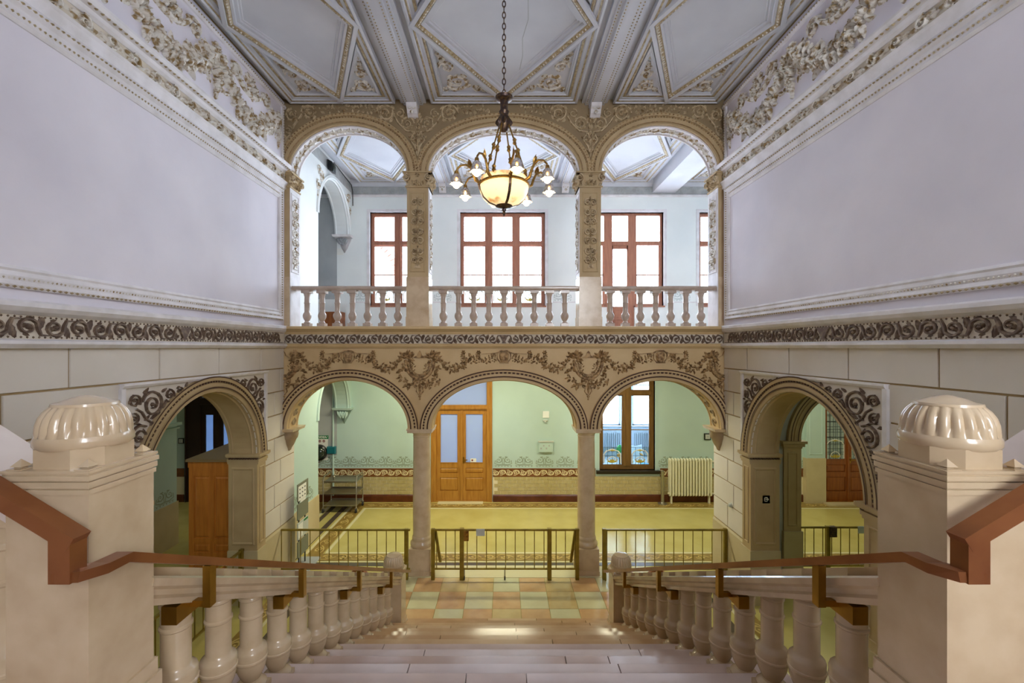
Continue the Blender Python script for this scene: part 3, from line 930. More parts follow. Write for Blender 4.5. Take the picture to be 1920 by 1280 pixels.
# band with the running scroll under the balustrade
A('frieze_ground', run(MB(), [(4.50, 0), (4.50, .03), (4.80, .03), (4.80, 0)], -HW, HW), 'frieze_ground')
A('frieze_lower_moulding', run(MB(), [(4.49, 0), (4.49, .03), (4.53, .06), (4.565, .07), (4.575, .03), (4.575, 0)], -HW, HW), 'arcade_stone')
A('frieze_upper_moulding', run(MB(), [(4.755, 0), (4.755, .04), (4.80, .06), (4.83, .10), (4.86, .14), (4.905, .14), (4.912, .10), (4.912, -.42), (4.80, -.42), (4.80, 0)], -HW, HW), 'arcade_stone')
link('frieze_urn', URN, ARC, F_FRONT @ T(0, 4.665, .03) @ Matrix.Diagonal((.8, .95, 1, 1)))
for k in range(20):
    for s in (-1, 1):
        M = F_FRONT @ T(s * (.11 + .2105 * k), 4.662, .03) @ Matrix.Diagonal((s * .2105 / .22, .95, 1, 1)) @ (FLIPV if k % 2 else Matrix.Identity(4))
        link('scroll', FRZ, ARC, M)
# pillars of the upper arcade, their sunk arabesque panels and capitals
def b_arab(mb):          # candelabrum ornament, 1.42 high, 0.24 wide, centred on u = 0, v from 0
    for k, (v, r) in enumerate(((.15, .068), (.33, .064), (.53, .072), (.72, .066), (.91, .070), (1.10, .066), (1.29, .068))):
        for s in (-1, 1):
            mb.scroll(s * .062, v, r, (0 if s < 0 else PI) + (.8 if k % 2 else -.8) * s, s * (1 if k % 2 else -1), 1.35, wd=.26, h=.03, leaves=6, lw=.6, seed=k + 1)
        mb.leaf(0, v - .06, PI / 2, .16, .06, .035)
        mb.ball(0, v + .1, .022, .035)
    mb.prism([(-.07, 0), (.07, 0), (.03, .07), (-.03, .07)], lambda a, b, c: (a, b, c), 0, .025)
    for s in (-1, 1):
        mb.leaf(s * .02, .07, PI / 2 - s * .9, .11, .05, .03, curl=s * .6)
        mb.leaf(s * .02, .47, PI / 2 - s * 1.2, .10, .05, .03, curl=s * .9)
        mb.leaf(s * .02, .95, PI / 2 - s * 1.1, .11, .05, .03, curl=s * .9)
ARB = orn('arabesque', b_arab, 'relief_beige')
ARW = orn('arabesque_white', b_arab, 'gilt_white')
PU0, PU1 = 142 * q, 182 * q
def pillar_panel(cu, hw, v0, v1, w, m, M, parent):
    rows = [[(u, v, w + ww) for u, v in ((cu - hw + d, v0 + d), (cu + hw - d, v0 + d), (cu + hw - d, v1 - d), (cu - hw + d, v1 - d))] for d, ww in ((0, .001), (.012, .014), (.025, .014), (.035, .002), (.05, .001))]
    obj('panel_moulding', MB().grid(rows, cv=True), m, parent, M)
def build_capital(parent, M, w_, wd):
    """capital 0.30 high on a pier w_ wide, local u across, v up from 0, w outwards 0 = pier face, back at -wd"""
    mb = MB()
    h = w_ / 2
    for v0, v1, o in ((0, .03, .03), (.24, .27, .05), (.27, .30, .075)):
        mb.hexa([(-h - o, v0, -wd), (h + o, v0, -wd), (h + o, v0, o), (-h - o, v0, o), (-h - o, v1, -wd), (h + o, v1, -wd), (h + o, v1, o), (-h - o, v1, o)])
    mb.hexa([(-h, .03, -wd), (h, .03, -wd), (h, .03, .0), (-h, .03, .0), (-h - .04, .24, -wd), (h + .04, .24, -wd), (h + .04, .24, .04), (-h - .04, .24, .04)])
    obj('capital', mb, 'arch_gold', parent, M)
    mb = MB()
    for s in (-1, 1):
        m = MB()
        m.scroll(0, 0, .075, PI / 2, s, 1.6, wd=.24, h=.05, leaves=0, end=False)
        m.ball(0, 0, .03, .06)
        mb.add([(s * (h + .01) + u, .18 + v, .03 + w) for u, v, w in m.v], m.f)
        mb.leaf(s * h * .35, .03, PI / 2 - s * .3, .14, .08, .05)
        mb.leaf(s * h * .8, .03, PI / 2 - s * .5, .13, .08, .05)
    m = MB()
    m.rosette(0, 0, .075, .06, 7)
    mb.add([(u, .09 + v, .02 + w) for u, v, w in m.v], m.f)
    m = MB()
    m.rosette(0, 0, .05, .05, 6)
    mb.add([(u, .235 + v, .05 + w) for u, v, w in m.v], m.f)
    obj('capital_carving', mb, 'relief_beige', parent, M, True)
for s in (-1, 1):
    u0, u1 = (PU0, PU1) if s > 0 else (-PU1, -PU0)
    uc = (u0 + u1) / 2
    A('pillar_base', MB().hexa([(u0 - .012, UP - .02, -.39), (u1 + .012, UP - .02, -.39), (u1 + .012, UP - .02, .012), (u0 - .012, UP - .02, .012), (u0 - .012, 5.885, -.39), (u1 + .012, 5.885, -.39), (u1 + .012, 5.885, .012), (u0 - .012, 5.885, .012)]), 'column_marble')
    A('pillar_base', MB().hexa([(u0 - .022, UP - .02, -.40), (u1 + .022, UP - .02, -.40), (u1 + .022, UP - .02, .022), (u0 - .022, UP - .02, .022), (u0 - .022, 5.10, -.40), (u1 + .022, 5.10, -.40), (u1 + .022, 5.10, .022), (u0 - .022, 5.10, .022)]), 'column_marble')
    A('pillar', MB().hexa([(u0, 5.88, -.38), (u1, 5.88, -.38), (u1, 5.88, 0), (u0, 5.88, 0), (u0, 7.66, -.38), (u1, 7.66, -.38), (u1, 7.66, 0), (u0, 7.66, 0)]), 'arch_gold')
    pillar_panel(uc, .155, 5.98, 7.56, 0, 'arch_gold', F_FRONT, ARC)
    link('arabesque', ARB, ARC, F_FRONT @ T(uc, 6.06, .002) @ Matrix.Diagonal((.95, 1, 1.1, 1)))
    build_capital(ARC, F_FRONT @ T(uc, 7.64, 0), u1 - u0, .38)
    # the face of the pillar towards the middle arch
    inner = u0 if s > 0 else u1
    FI = frame((inner, D + .19, 0), (0, 1, 0), (0, 0, 1), (-s, 0, 0))
    obj('reveal_panel', MB().hexa([(-.19, 5.9, 0), (.19, 5.9, 0), (.19, 7.64, 0), (-.19, 7.64, 0), (-.19, 5.9, .006), (.19, 5.9, .006), (.19, 7.64, .006), (-.19, 7.64, .006)]), 'white_trim', ARC, FI)
    link('arabesque', ARW, ARC, FI @ T(0, 6.06, .006))
    pillar_panel(0, .16, 5.98, 7.56, .006, 'white_trim', FI, ARC)
    build_capital(ARC, FI @ T(0, 7.64, 0), .38, .05)
    # half pillar against the hall wall
    e0, e1 = (402 * q, HW) if s > 0 else (-HW, -402 * q)
    A('half_pillar_base', MB().hexa([(e0, UP - .02, -.40), (e1, UP - .02, -.40), (e1, UP - .02, .012), (e0, UP - .02, .012), (e0, 5.885, -.40), (e1, 5.885, -.40), (e1, 5.885, .012), (e0, 5.885, .012)]), 'column_marble')
    A('half_pillar', MB().hexa([(e0, 5.88, -.38), (e1, 5.88, -.38), (e1, 5.88, 0), (e0, 5.88, 0), (e0, 7.95, -.38), (e1, 7.95, -.38), (e1, 7.95, 0), (e0, 7.95, 0)]), 'arch_gold')
    inner = e0 if s > 0 else e1
    FI = frame((inner, D + .19, 0), (0, 1, 0), (0, 0, 1), (-s, 0, 0))
    obj('reveal_panel', MB().hexa([(-.19, UP, 0), (.22, UP, 0), (.22, 7.64, 0), (-.19, 7.64, 0), (-.19, UP, .012), (.22, UP, .012), (.22, 7.64, .012), (-.19, 7.64, .012)]), 'white_trim', ARC, FI)
    link('arabesque', ARW, ARC, FI @ T(0, 6.06, .012))
    pillar_panel(0, .16, 5.98, 7.56, .012, 'white_trim', FI, ARC)
    build_capital(ARC, FI @ T(0, 7.64, 0), .38, .10)
    # corbel carrying the lower side arch at the hall wall
    cu = s * (407 * q + .02)
    mb = MB()
    mb.hexa([(min(cu - s * .16, s * HW), 2.84, -.45), (max(cu - s * .16, s * HW), 2.84, -.45), (max(cu - s * .16, s * HW), 2.84, .06), (min(cu - s * .16, s * HW), 2.84, .06),
             (min(cu - s * .18, s * HW), 2.9, -.45), (max(cu - s * .18, s * HW), 2.9, -.45), (max(cu - s * .18, s * HW), 2.9, .08), (min(cu - s * .18, s * HW), 2.9, .08)])
    m = MB()
    m.lathe([(.20, 2.84), (.185, 2.80), (.19, 2.76), (.17, 2.68), (.15, 2.66), (.12, 2.58), (.11, 2.56), (.06, 2.48), (.05, 2.44), (.01, 2.42)], 20)
    mb.add([(s * HW - s * abs(x), z, -.20 + y) for x, y, z in m.v], m.f)
    A('corbel', mb, 'column_marble', True)
# spandrels of the upper arcade
def b_upspan(mb):       # symmetric filling above a pillar: centred u = 0, v = 0 at the top
    for s in (-1, 1):
        mb.scroll(s * .62, -.20, .18, 0 if s > 0 else PI, s, 1.7, wd=.13, h=.035, leaves=8, seed=2)
        mb.scroll(s * .20, -.40, .14, PI if s > 0 else 0, -s, 1.5, wd=.14, h=.035, leaves=7, seed=3)
        mb.scroll(s * .34, -.20, .09, PI / 2, s, 1.3, wd=.16, h=.03, leaves=5, seed=4)
        mb.scroll(s * .10, -.66, .085, PI / 2, s, 1.3, wd=.16, h=.03, leaves=5, seed=5)
        mb.ridge([(0, -1.05), (s * .05, -.85), (s * .14, -.72), (s * .06, -.56), (s * .22, -.54), (s * .38, -.38), (s * .46, -.24)], .018, .03)
        mb.garland([(s * .82, -.12), (s * 1.1, -.1), (s * 1.42, -.09)], lambda t: .05, 26, 6, h=.03, ballr=.02, leafL=.11)
        for v, a in ((-.95, 1.2), (-.85, 1.0), (-.75, .8), (-.5, .3)):
            mb.leaf(s * .02, v, PI / 2 - s * a, .12, .06, .03, curl=s * .5)
    for v in (-.34, -.52, -.72, -.9):
        mb.ball(0, v, .035, .05)
    mb.rosette(0, -.25, .09, .05, 7)
    for k in range(4):
        mb.leaf(0, -.5 - .15 * k, -PI / 2, .16, .07, .04)
UPS = orn('upper_spandrel_carving', b_upspan, 'relief_beige')
def b_upend(mb):        # half filling at the hall wall: corner (0, 0) top, u away from the wall
    mb.scroll(.50, -.17, .15, PI, -1, 1.6, wd=.14, h=.035, leaves=8, seed=2)
    mb.scroll(.17, -.22, .13, PI / 2, 1, 1.5, wd=.14, h=.035, leaves=7, seed=3)
    mb.scroll(.10, -.52, .085, PI / 2, -1, 1.4, wd=.16, h=.03, leaves=6, seed=4)
    mb.ridge([(.03, -.85), (.04, -.7), (.14, -.6), (.2, -.42), (.3, -.3), (.36, -.2)], .018, .03)
    mb.garland([(.7, -.12), (.95, -.09), (1.25, -.07)], lambda t: .045, 22, 8, h=.03, ballr=.02, leafL=.11)
    for v, a in ((-.9, .2), (-.78, .5), (-.68, -.2)):
        mb.leaf(.04, v, PI / 2 - a, .12, .06, .03, curl=.5)
UPE = orn('upper_corner_carving', b_upend, 'relief_beige')
for s in (-1, 1):
    link('upper_spandrel_carving', UPS, ARC, F_FRONT @ T(s * (PU0 + PU1) / 2, 9.29, .002))
    link('upper_corner_carving', UPE, ARC, F_FRONT @ T(s * (HW - .01), 9.28, .002) @ (FLIPU if s > 0 else Matrix.Identity(4)))
# lower arcade: cartouches, vases and swags
def b_cartouche(mb):    # centred, v = 0 at the top of the finial (photo y 657), about 1.05 high
    sc_ = 1.0
    mb.prism([(-.05, -.10), (.05, -.10), (.03, -.04), (0, 0), (-.03, -.04)], lambda a, b, c: (a, b, c), 0, .03)
    mb.prism([(-.13, -.14), (.13, -.14), (.06, -.10), (-.06, -.10)], lambda a, b, c: (a, b, c), 0, .03)
    rim = [(.27 * math.cos(a), -.22 + .33 * math.sin(a)) for a in [PI + PI * k / 20 for k in range(21)]]
    mb.ridge(rim, .035, .035)
    mb.ridge([(u * .72, -.22 + (v + .22) * .8) for u, v in rim], .016, .03)
    for k in range(1, 20):
        u, v = rim[k]
        mb.ball(u * .87, -.22 + (v + .22) * .9, .015, .035, n=5)
    for s in (-1, 1):
        rnd = random.Random(3)
        for k in range(9):
            a = rnd.uniform(.2, PI - .2) if k < 7 else -.5
            mb.leaf(s * .24, -.14, a, .16, .08, .05, curl=rnd.uniform(-.6, .6))
        for k in range(8):
            mb.ball(s * .24 + rnd.uniform(-.1, .1), -.16 + rnd.uniform(-.05, .06), .034, .055)
        mb.garland([(s * .30, -.26), (s * .37, -.46), (s * .32, -.62), (s * .17, -.70), (s * .05, -.58)], lambda t: .035 + .02 * math.sin(PI * t), 60, 4, h=.04, ballr=.022, leafL=.075)
        mb.garland([(s * .16, -.22), (s * .13, -.33), (s * .11, -.47)], lambda t: .022, 16, 6, h=.03, ballr=.016, leafL=.05)
        mb.scroll(s * .07, -.70, .05, PI / 2, -s, 1.2, wd=.22, h=.025, leaves=2, end=False)
        mb.ridge([(s * .05, -.73), (s * .07, -.80), (s * .02, -.87)], .012, .022)
    mb.leaf(0, -.6, -PI / 2, .28, .06, .035)
    mb.ball(0, -.90, .03, .035)
    mb.ball(0, -.955, .02, .03)
CART = orn('cartouche', b_cartouche, 'relief_brown')
def b_vase(mb):         # small garland vase over an arch crown
    mb.lathe([], 8) if False else None
    rows = []
    for r, v in ((.05, -.22), (.07, -.20), (.085, -.15), (.095, -.10), (.085, -.05), (.06, -.03)):
        rows.append([(r * math.cos(PI * k / 8), v, .05 * math.sin(PI * k / 8)) for k in range(9)])
    mb.grid(rows)
    mb.ridge([(-.09, -.235), (.09, -.235)], .014, .035)
    mb.ridge([(-.07, -.005), (.07, -.005)], .016, .035)
    for s in (-1, 1):
        mb.ridge([(s * .07, -.01), (s * .13, -.06), (s * .13, -.16), (s * .08, -.22)], .012, .025)
        mb.ridge([(s * .06, -.0), (s * .16, -.05), (s * .45, -.07)], [.01, .008, .004], .015)
        mb.garland([(s * .20, -.05), (s * .20, -.23)], lambda t: .022, 16, 2, h=.03, ballr=.015, leafL=.05)
VASE = orn('vase_relief', b_vase, 'relief_brown')
def b_swag(mb):
    mb.garland(swag_path(.62, .22), lambda t: .02 + .05 * math.sin(PI * t), 64, 21, h=.05, ballr=.026, leafL=.075)
    mb.garland([(0, 0), (-.03, .08)], lambda t: .03, 10, 2, h=.03, ballr=.02, leafL=.07)
    mb.garland([(.62, 0), (.66, .04)], lambda t: .03, 8, 2, h=.03, ballr=.02, leafL=.07)
SWAG = orn('fruit_swag', b_swag, 'relief_brown')
def b_swag2(mb):
    mb.garland(swag_path(.28, .14), lambda t: .014 + .03 * math.sin(PI * t), 28, 13, h=.04, ballr=.02, leafL=.055)
    mb.rosette(.28, .03, .05, .03, 6)
    mb.garland([(.29, 0), (.30, -.17)], lambda t: .018, 10, 2, h=.03, ballr=.014, leafL=.05)
SWG2 = orn('ribbon_swag', b_swag2, 'relief_brown')
ztop = Z(657, D)
for s in (-1, 1):
    cu = s * 158 * q
    link('cartouche', CART, ARC, F_FRONT @ T(cu, ztop, .002) @ Matrix.Diagonal((1, 1.0, 1, 1)))
    for e in (-1, 1):
        link('fruit_swag', SWAG, ARC, F_FRONT @ T(cu + e * .36, ztop - .13, .002) @ Matrix.Diagonal((e, 1, 1, 1)))
    link('fruit_swag', SWAG, ARC, F_FRONT @ T(s * (HW - .36), ztop - .13, .002) @ Matrix.Diagonal((-s, 1, 1, 1)))
    # half cartouche at the hall wall
    mb = MB()
    m = MB()
    b_cartouche(m)
    keep = [i for i, p in enumerate(m.v)]
    mb.v = [(u, v, w) for u, v, w in m.v]
    mb.f = [f for f in m.f if all(m.v[i][0] <= .001 for i in f)]
    obj('half_cartouche', mb, 'relief_brown', ARC, F_FRONT @ T(s * (HW - .005), ztop, .002) @ (FLIPU if s < 0 else Matrix.Identity(4)) , True)
for cu in (-293 * q, 0, 293 * q):
    link('vase_relief', VASE, ARC, F_FRONT @ T(cu, ztop, .002))
    for e in (-1, 1):
        link('ribbon_swag', SWG2, ARC, F_FRONT @ T(cu + e * .22, ztop - .07, .002) @ Matrix.Diagonal((e, 1, 1, 1)))
        if cu == 0:
            link('ribbon_swag', SWG2, ARC, F_FRONT @ T(e * .52, ztop - .07, .002) @ Matrix.Diagonal((e, 1, 1, 1)))

# ------------------------------------------------------------------ free columns of the lower arcade
for s in (-1, 1):
    cu, cy = s * 158 * q, D + .21
    t = thing('column', 'round marble column %s of the central opening on a square plinth' % ('left' if s < 0 else 'right'), 'column', (cu, cy, 0), group='arcade columns', kind='structure')
    obj('plinth', MB().box(cu - .215, cu + .215, D - .01, D + .43, 0, .53).box(cu - .225, cu + .225, D - .02, D + .44, 0, .10), 'column_marble', t)
    obj('column_base', MB().lathe([(.205, .53), (.21, .53), (.225, .56), (.225, .60), (.20, .63), (.19, .66), (.195, .68), (.19, .71), (.178, .73), (.176, .74)], 28, (cu, cy, 0)), 'column_marble', t, smooth=True)
    obj('shaft', MB().lathe([(.176, .735), (.176, 1.3), (.172, 2.0), (.166, 2.70), (.168, 2.71), (.176, 2.72), (.166, 2.735)], 28, (cu, cy, 0)), 'column_marble', t, smooth=True)
    mb = MB().lathe([(.166, 2.73), (.170, 2.76), (.20, 2.80), (.21, 2.82)], 28, (cu, cy, 0))
    mb.box(cu - .24, cu + .24, D - .04, D + .46, 2.82, 2.865).box(cu - .255, cu + .255, D - .055, D + .475, 2.865, 2.9)
    obj('capital', mb, 'column_marble', t, smooth=True)

# ------------------------------------------------------------------ coffered ceiling
CEI = obj('ceiling', B(-11, 11, -4.4, BW + .3, CEIL + .075, CEIL + .5), 'ceiling_paint', kind='structure', label='coffered plaster ceiling with diamond panels and gilt mouldings', cat='ceiling')
def tri_orn(mb, tri, h=.03):
    A_, B_, C_ = [Vector(p) for p in tri]
    a, b, c = (B_ - C_).length, (A_ - C_).length, (A_ - B_).length
    per = a + b + c
    I = (A_ * a + B_ * b + C_ * c) / per
    area = abs((B_ - A_).cross(C_ - A_)) / 2
    r = 2 * area / per
    mb.scroll(I.x, I.y, r * .82, .5, 1, 1.6, wd=.14, h=h, leaves=9, seed=2)
    for j, V in enumerate((A_, B_, C_)):
        d = (I - V).length
        sn = r / d
        rr, dd = r, d
        for k in range(3):
            rn = rr * (1 - sn) / (1 + sn)
            dd = rn / sn
            rr = rn
            if rr < .03:
                break
            p = V + (I - V) / d * dd
            mb.scroll(p.x, p.y, rr * .9, j * 2.0 + k, 1 if (j + k) % 2 else -1, 1.4, wd=.16, h=h * .9, leaves=6, seed=j + k * 3)
        for k in range(4):
            p = V + (I - V) * (.15 + .12 * k)
            mb.leaf(p.x, p.y, math.atan2((V - I).y, (V - I).x) + (.5 if k % 2 else -.5), r * .5, r * .25, h)
COF = {}
def coffer(cx, cy, hx, hy, nm):
    key = (round(hx, 3), round(hy, 3))
    if key not in COF:
        d = {}
        rect = [(-hx, -hy), (hx, -hy), (hx, hy), (-hx, hy)]
        m = loop(MB(), rect, [(0, -.06), (0, .035), (.035, .045), (.05, .02), (.09, .02), (.10, .0), (.14, .0), (.15, -.015), (.20, -.015), (.21, -.06)])
        d['frame'] = mesh_of(m, 'coffer_frame', 'ceiling_paint')
        m = loop(MB(), rect, [(.055, .022), (.075, .028), (.088, .022)])
        loop(m, rect, [(.152, -.013), (.175, -.005), (.198, -.013)])
        d['gold'] = mesh_of(m, 'coffer_gilding', 'gilt')
        e = .045
        dia = [(hx - e, 0), (0, hy - e), (-(hx - e), 0), (0, -(hy - e))]
        m = loop(MB(), dia, [(-.02, -.06), (-.02, .05), (.04, .055), (.05, .03)])
        loop(m, dia, [(.125, .0), (.125, .02), (.16, .02), (.17, -.02), (.215, -.02), (.225, -.045), (.25, -.045), (.26, -.058)], False)
        d['dia'] = mesh_of(m, 'diamond_frame', 'ceiling_paint')
        m = loop(MB(), dia, [(.05, .028), (.06, .04), (.085, .045), (.11, .03), (.125, .01)])
        d['diag'] = mesh_of(m, 'diamond_gilding', 'gilt')
        m = MB()
        ins = inset(dia, .088)
        for k in range(4):
            beads(m, ins[k], ins[(k + 1) % 4], .06, .02, .022, .035, stretch=1.2)
        d['beads'] = mesh_of(m, 'diamond_beads', 'gilt_white')
        m = MB()
        ins = inset(dia, .25)
        m.add([(u, v, -.057) for u, v in ins], [(0, 1, 2, 3)])
        d['panel'] = mesh_of(m, 'diamond_panel', 'ceiling_paint')
        ix, iy = hx - .215, hy - .215
        A_, B_ = hx - e, hy - e
        k_ = 1.05
        tri = [(ix, B_ * (k_ - ix / A_)), (ix, iy), (A_ * (k_ - iy / B_), iy)]
        m = loop(MB(), tri, [(.0, -.06), (.0, .0), (.03, .01), (.045, -.01), (.06, -.01), (.065, -.055)], True)
        d['tf'] = mesh_of(m, 'corner_frame', 'ceiling_paint')
        m = MB()
        tri_orn(m, inset(tri, .07))
        m.v = [(u, v, w - .056) for u, v, w in m.v]
        d['to'] = mesh_of(m, 'corner_carving', 'gilt_white', True)
        COF[key] = d
    d = COF[key]
    M = F_CEIL @ T(cx, cy, 0)
    c = link('coffer_frame', d['frame'], CEI, M)
    for k, n in (('gold', 'coffer_gilding'),):
        link(n, d[k], c, M)
    dd = link('diamond_frame', d['dia'], CEI, M)
    link('diamond_gilding', d['diag'], dd, M)
    b = link('diamond_beads', d['beads'], dd, M)
    b['kind'] = 'stuff'
    link('diamond_panel', d['panel'], dd, M)
    for sx in (1, -1):
        for sy in (1, -1):
            MM = M @ Matrix.Diagonal((sx, sy, 1, 1))
            f = link('corner_frame', d['tf'], CEI, MM)
            link('corner_carving', d['to'], f, MM)
for cy in (6.40, 2.2, -2.0):
    coffer(0, cy, 1.43, 2.06, 'hall')
    coffer(-3.16, cy, 1.03, 2.06, 'hall')
    coffer(3.16, cy, 1.03, 2.06, 'hall')
for cx, hx in ((0, 1.43), (-3.16, 1.03), (3.16, 1.03), (6.4, 1.2)):
    coffer(cx, 10.74, hx, 1.80, 'corridor')
def beam(xc, y0, y1, bracket):
    m = MB().box(xc - .115, xc + .115, y0, y1, CEIL - .10, CEIL + .08)
    m.box(xc - .19, xc + .19, y0, y1, CEIL - .04, CEIL + .08)
    m.box(xc - .25, xc + .25, y0, y1, CEIL + .0, CEIL + .08)
    b = obj('ceiling_beam', m, 'ceiling_paint', CEI)
    mb = MB()
    beads(mb, (xc - .085, y0 + .05, 0), (xc - .085, y1 - .05, 0), .06, .014, .014)
    beads(mb, (xc + .085, y0 + .05, 0), (xc + .085, y1 - .05, 0), .06, .014, .014)
    beads(mb, (xc - .165, y0 + .05, -.06), (xc - .165, y1 - .05, -.06), .06, .014, .014, -.06)
    beads(mb, (xc + .165, y0 + .05, -.06), (xc + .165, y1 - .05, -.06), .06, .014, .014, -.06)
    o = obj('beam_beads', mb, 'gilt', b, frame((0, 0, CEIL - .10), (1, 0, 0), (0, 1, 0), (0, 0, -1)), kind='stuff')
    for ye, e in bracket:
        pr = [(0, 0), (.22, 0), (.21, -.06), (.15, -.10), (.12, -.16), (.06, -.20), (0, -.21)]
        m = MB().prism(pr, lambda a, b_, c: (xc + c, ye + e * a, CEIL - .10 + b_), -.10, .10)
        br = obj('beam_bracket', m, 'white_trim', CEI)
        m = MB()
        for k in (-1, 1):
            m.scroll(k * .045, -.07, .04, PI / 2, k, 1.3, wd=.22, h=.02, leaves=3, seed=1)
        m.leaf(0, -.12, -PI / 2, .08, .08, .03)
        obj('bracket_carving', m, 'gilt_white', br, frame((xc, ye + e * .17, CEIL - .10), (1, 0, 0), (0, 0, 1), (0, e, 0)), True)
for s in (-1, 1):
    beam(s * 1.78, -4.4, D, [(D, -1)])
    beam(s * 1.78, D + .38, BW, [(BW, -1)])
obj('ceiling_downstand', B(4.32, 4.98, D + .38, BW, 9.0, CEIL + .08), 'ceiling_paint', CEI)

crk = [(.30, 8.0), (.27, 7.6), (.31, 7.2), (.29, 6.8), (.36, 6.4), (.33, 5.9), (.40, 5.5), (.38, 5.0)]
obj('plaster_crack', MB().ridge(crk, .006, .003, -.057), 'grey_paint', CEI, F_CEIL)
# ------------------------------------------------------------------ corridor back wall with its doors and windows
def holed(x0, x1, z0, z1, y0, y1, holes):
    xs_ = sorted({x0, x1} | {h[0] for h in holes} | {h[1] for h in holes})
    zs_ = sorted({z0, z1} | {h[2] for h in holes} | {h[3] for h in holes})
    mb = MB()
    for a, b in zip(xs_[:-1], xs_[1:]):
        start = None
        for c, d in zip(zs_[:-1], zs_[1:]):
            m_ = ((a + b) / 2, (c + d) / 2)
            inside = any(h[0] < m_[0] < h[1] and h[2] < m_[1] < h[3] for h in holes)
            if not inside:
                start = c if start is None else start
            if (inside or d == zs_[-1]) and start is not None:
                mb.box(a, b, y0, y1, start, c if inside else d)
                start = None
    return mb
bx = lambda px: X(px, BW)
bz = lambda py: Z(py, BW)
D1 = (bx(808), bx(923), 0.0, 3.95)
W1 = (bx(1124), bx(1228), bz(881), 3.95)
D2 = (bx(1542), bx(1640), 0.0, 3.4)
D3 = (bx(347), bx(470), 0.0, 3.9)
WB = obj('wall_back', holed(-11, 11, 0, UP - .2, BW, BW + .3, [D1, W1, D2, D3]), 'mint', kind='structure', label='mint green corridor wall with tiled dado seen through the lower arches', cat='wall')
UZ0, UZ1 = bz(573), bz(398)
WA = (bx(694), bx(797), UZ0, UZ1)
WBm = (bx(863), bx(1022), UZ0, UZ1)
WC = (bx(1088), bx(1244), UZ0, UZ1)
WCd = (bx(1138), bx(1190), UP, UZ0)
WD = (bx(1311), bx(1420), UZ0, UZ1)
WU = obj('wall_back_upper', holed(-11, 11, UP - .2, 9.6, BW, BW + .3, [WA, WBm, WC, WCd, WD]), 'corridor_white', kind='structure', label='pale upper corridor wall with tall timber windows behind the balcony', cat='wall')
def minus(x0, x1, cuts):
    segs = [(x0, x1)]
    for a, b in cuts:
        out = []
        for s0, s1 in segs:
            if b <= s0 or a >= s1:
                out.append((s0, s1))
            else:
                if a > s0: out.append((s0, a))
                if b < s1: out.append((b, s1))
        segs = out
    return segs
doors_x = [(D1[0] - .02, D1[1] + .02), (D2[0] - .55, D2[1] + .02), (D3[0] - .02, D3[1] + .02)]
# dado: skirting, tiles, patterned band, stencilled border
for a, b in minus(-11, 11, doors_x):
    obj('skirting', run(MB(), [(0, 0), (0, .03), (.17, .03), (.20, .02), (.22, 0)], a, b), 'skirting', WB, F_BACK)
    obj('dado_grout', run(MB(), [(.2, 0), (.2, .006), (.75, .006), (.75, 0)], a, b), 'grout', WB, F_BACK)
for a, b in minus(-11, 11, doors_x + [(W1[0] - .12, W1[1] + .15)]):
    for v0, v1, m, w in ((.735, .765, 'band_brown', .02), (.765, .94, 'band_brown', .012), (.94, .975, 'band_brown', .025)):
        obj('dado_band', run(MB(), [(v0, 0), (v0, w), (v1, w), (v1, 0)], a, b), m, WB, F_BACK)
tile_mesh = mesh_of(MB().bev(-.0895, .0895, -.0465, .0465, 0, .012, .004), 'wall_tile', 'wall_tile')
cnt = 0
for r in range(5):
    v = .22 + .103 * (r + .5)
    for a, b in minus(-6.1, 6.6, doors_x):
        n = int((b - a) / .19) + 2
        for k in range(n):
            u = math.floor(a / .19) * .19 + .19 * k + (.095 if r % 2 else 0)
            if a + .09 < u < b - .09 and cnt < 298:
                link('wall_tile', tile_mesh, WB, F_BACK @ T(u, v, .005))
                cnt += 1
mbt = MB()
def b_band(mb):
    mb.scroll(0, 0, .075, PI * .8, 1, 1.4, wd=.2, h=.004, leaves=0, flat=True)
    mb.ridge([(-.10, -.05), (-.03, -.078), (.05, -.06), (.10, .05)], .012, .004, flat=True)
    mb.ridge([(-.10, .07), (-.05, .075), (-.01, .05)], .010, .004, flat=True)
BAND = orn('band_scroll', b_band, 'band_cream', False)
for a, b in minus(-7.6, 9.2, doors_x + [(W1[0] - .12, W1[1] + .15)]):
    for k in range(int((b - a) / .2)):
        link('band_scroll', BAND, WB, F_BACK @ T(a + .1 + .2 * k, .852, .0125) @ (FLIPV if k % 2 else Matrix.Identity(4)))
def b_sten(mb):
    for s in (-1, 1):
        mb.scroll(s * .13, .02, .10, PI / 2, s, 1.3, wd=.13, h=.002, leaves=3, flat=True, seed=2)
        mb.ridge([(s * .23, .02), (s * .25, -.08), (s * .13, -.12), (0, -.11)], .012, .002, flat=True)
        mb.ridge([(s * .02, -.1), (s * .03, .02), (s * .01, .1)], .01, .002, flat=True)
    for k in range(6):
        mb.ball(-.22 + .09 * k, -.165, .018, .002, n=5)
    mb.ridge([(-.26, -.14), (.26, -.14)], .005, .002, flat=True)
STEN = orn('stencil_motif', b_sten, 'stencil', False)
STENU = orn('stencil_motif_upper', b_sten, 'stencil_upper', False)
for a, b in minus(-7.4, 9.2, doors_x + [(W1[0] - .1, W1[1] + .1)]):
    n = max(1, int((b - a) / .52))
    for k in range(n):
        link('stencil_motif', STEN, WB, F_BACK @ T(a + (b - a) * (k + .5) / n, 1.19, .001) @ Matrix.Diagonal((min(1, (b - a) / n / .52), .95, 1, 1)))
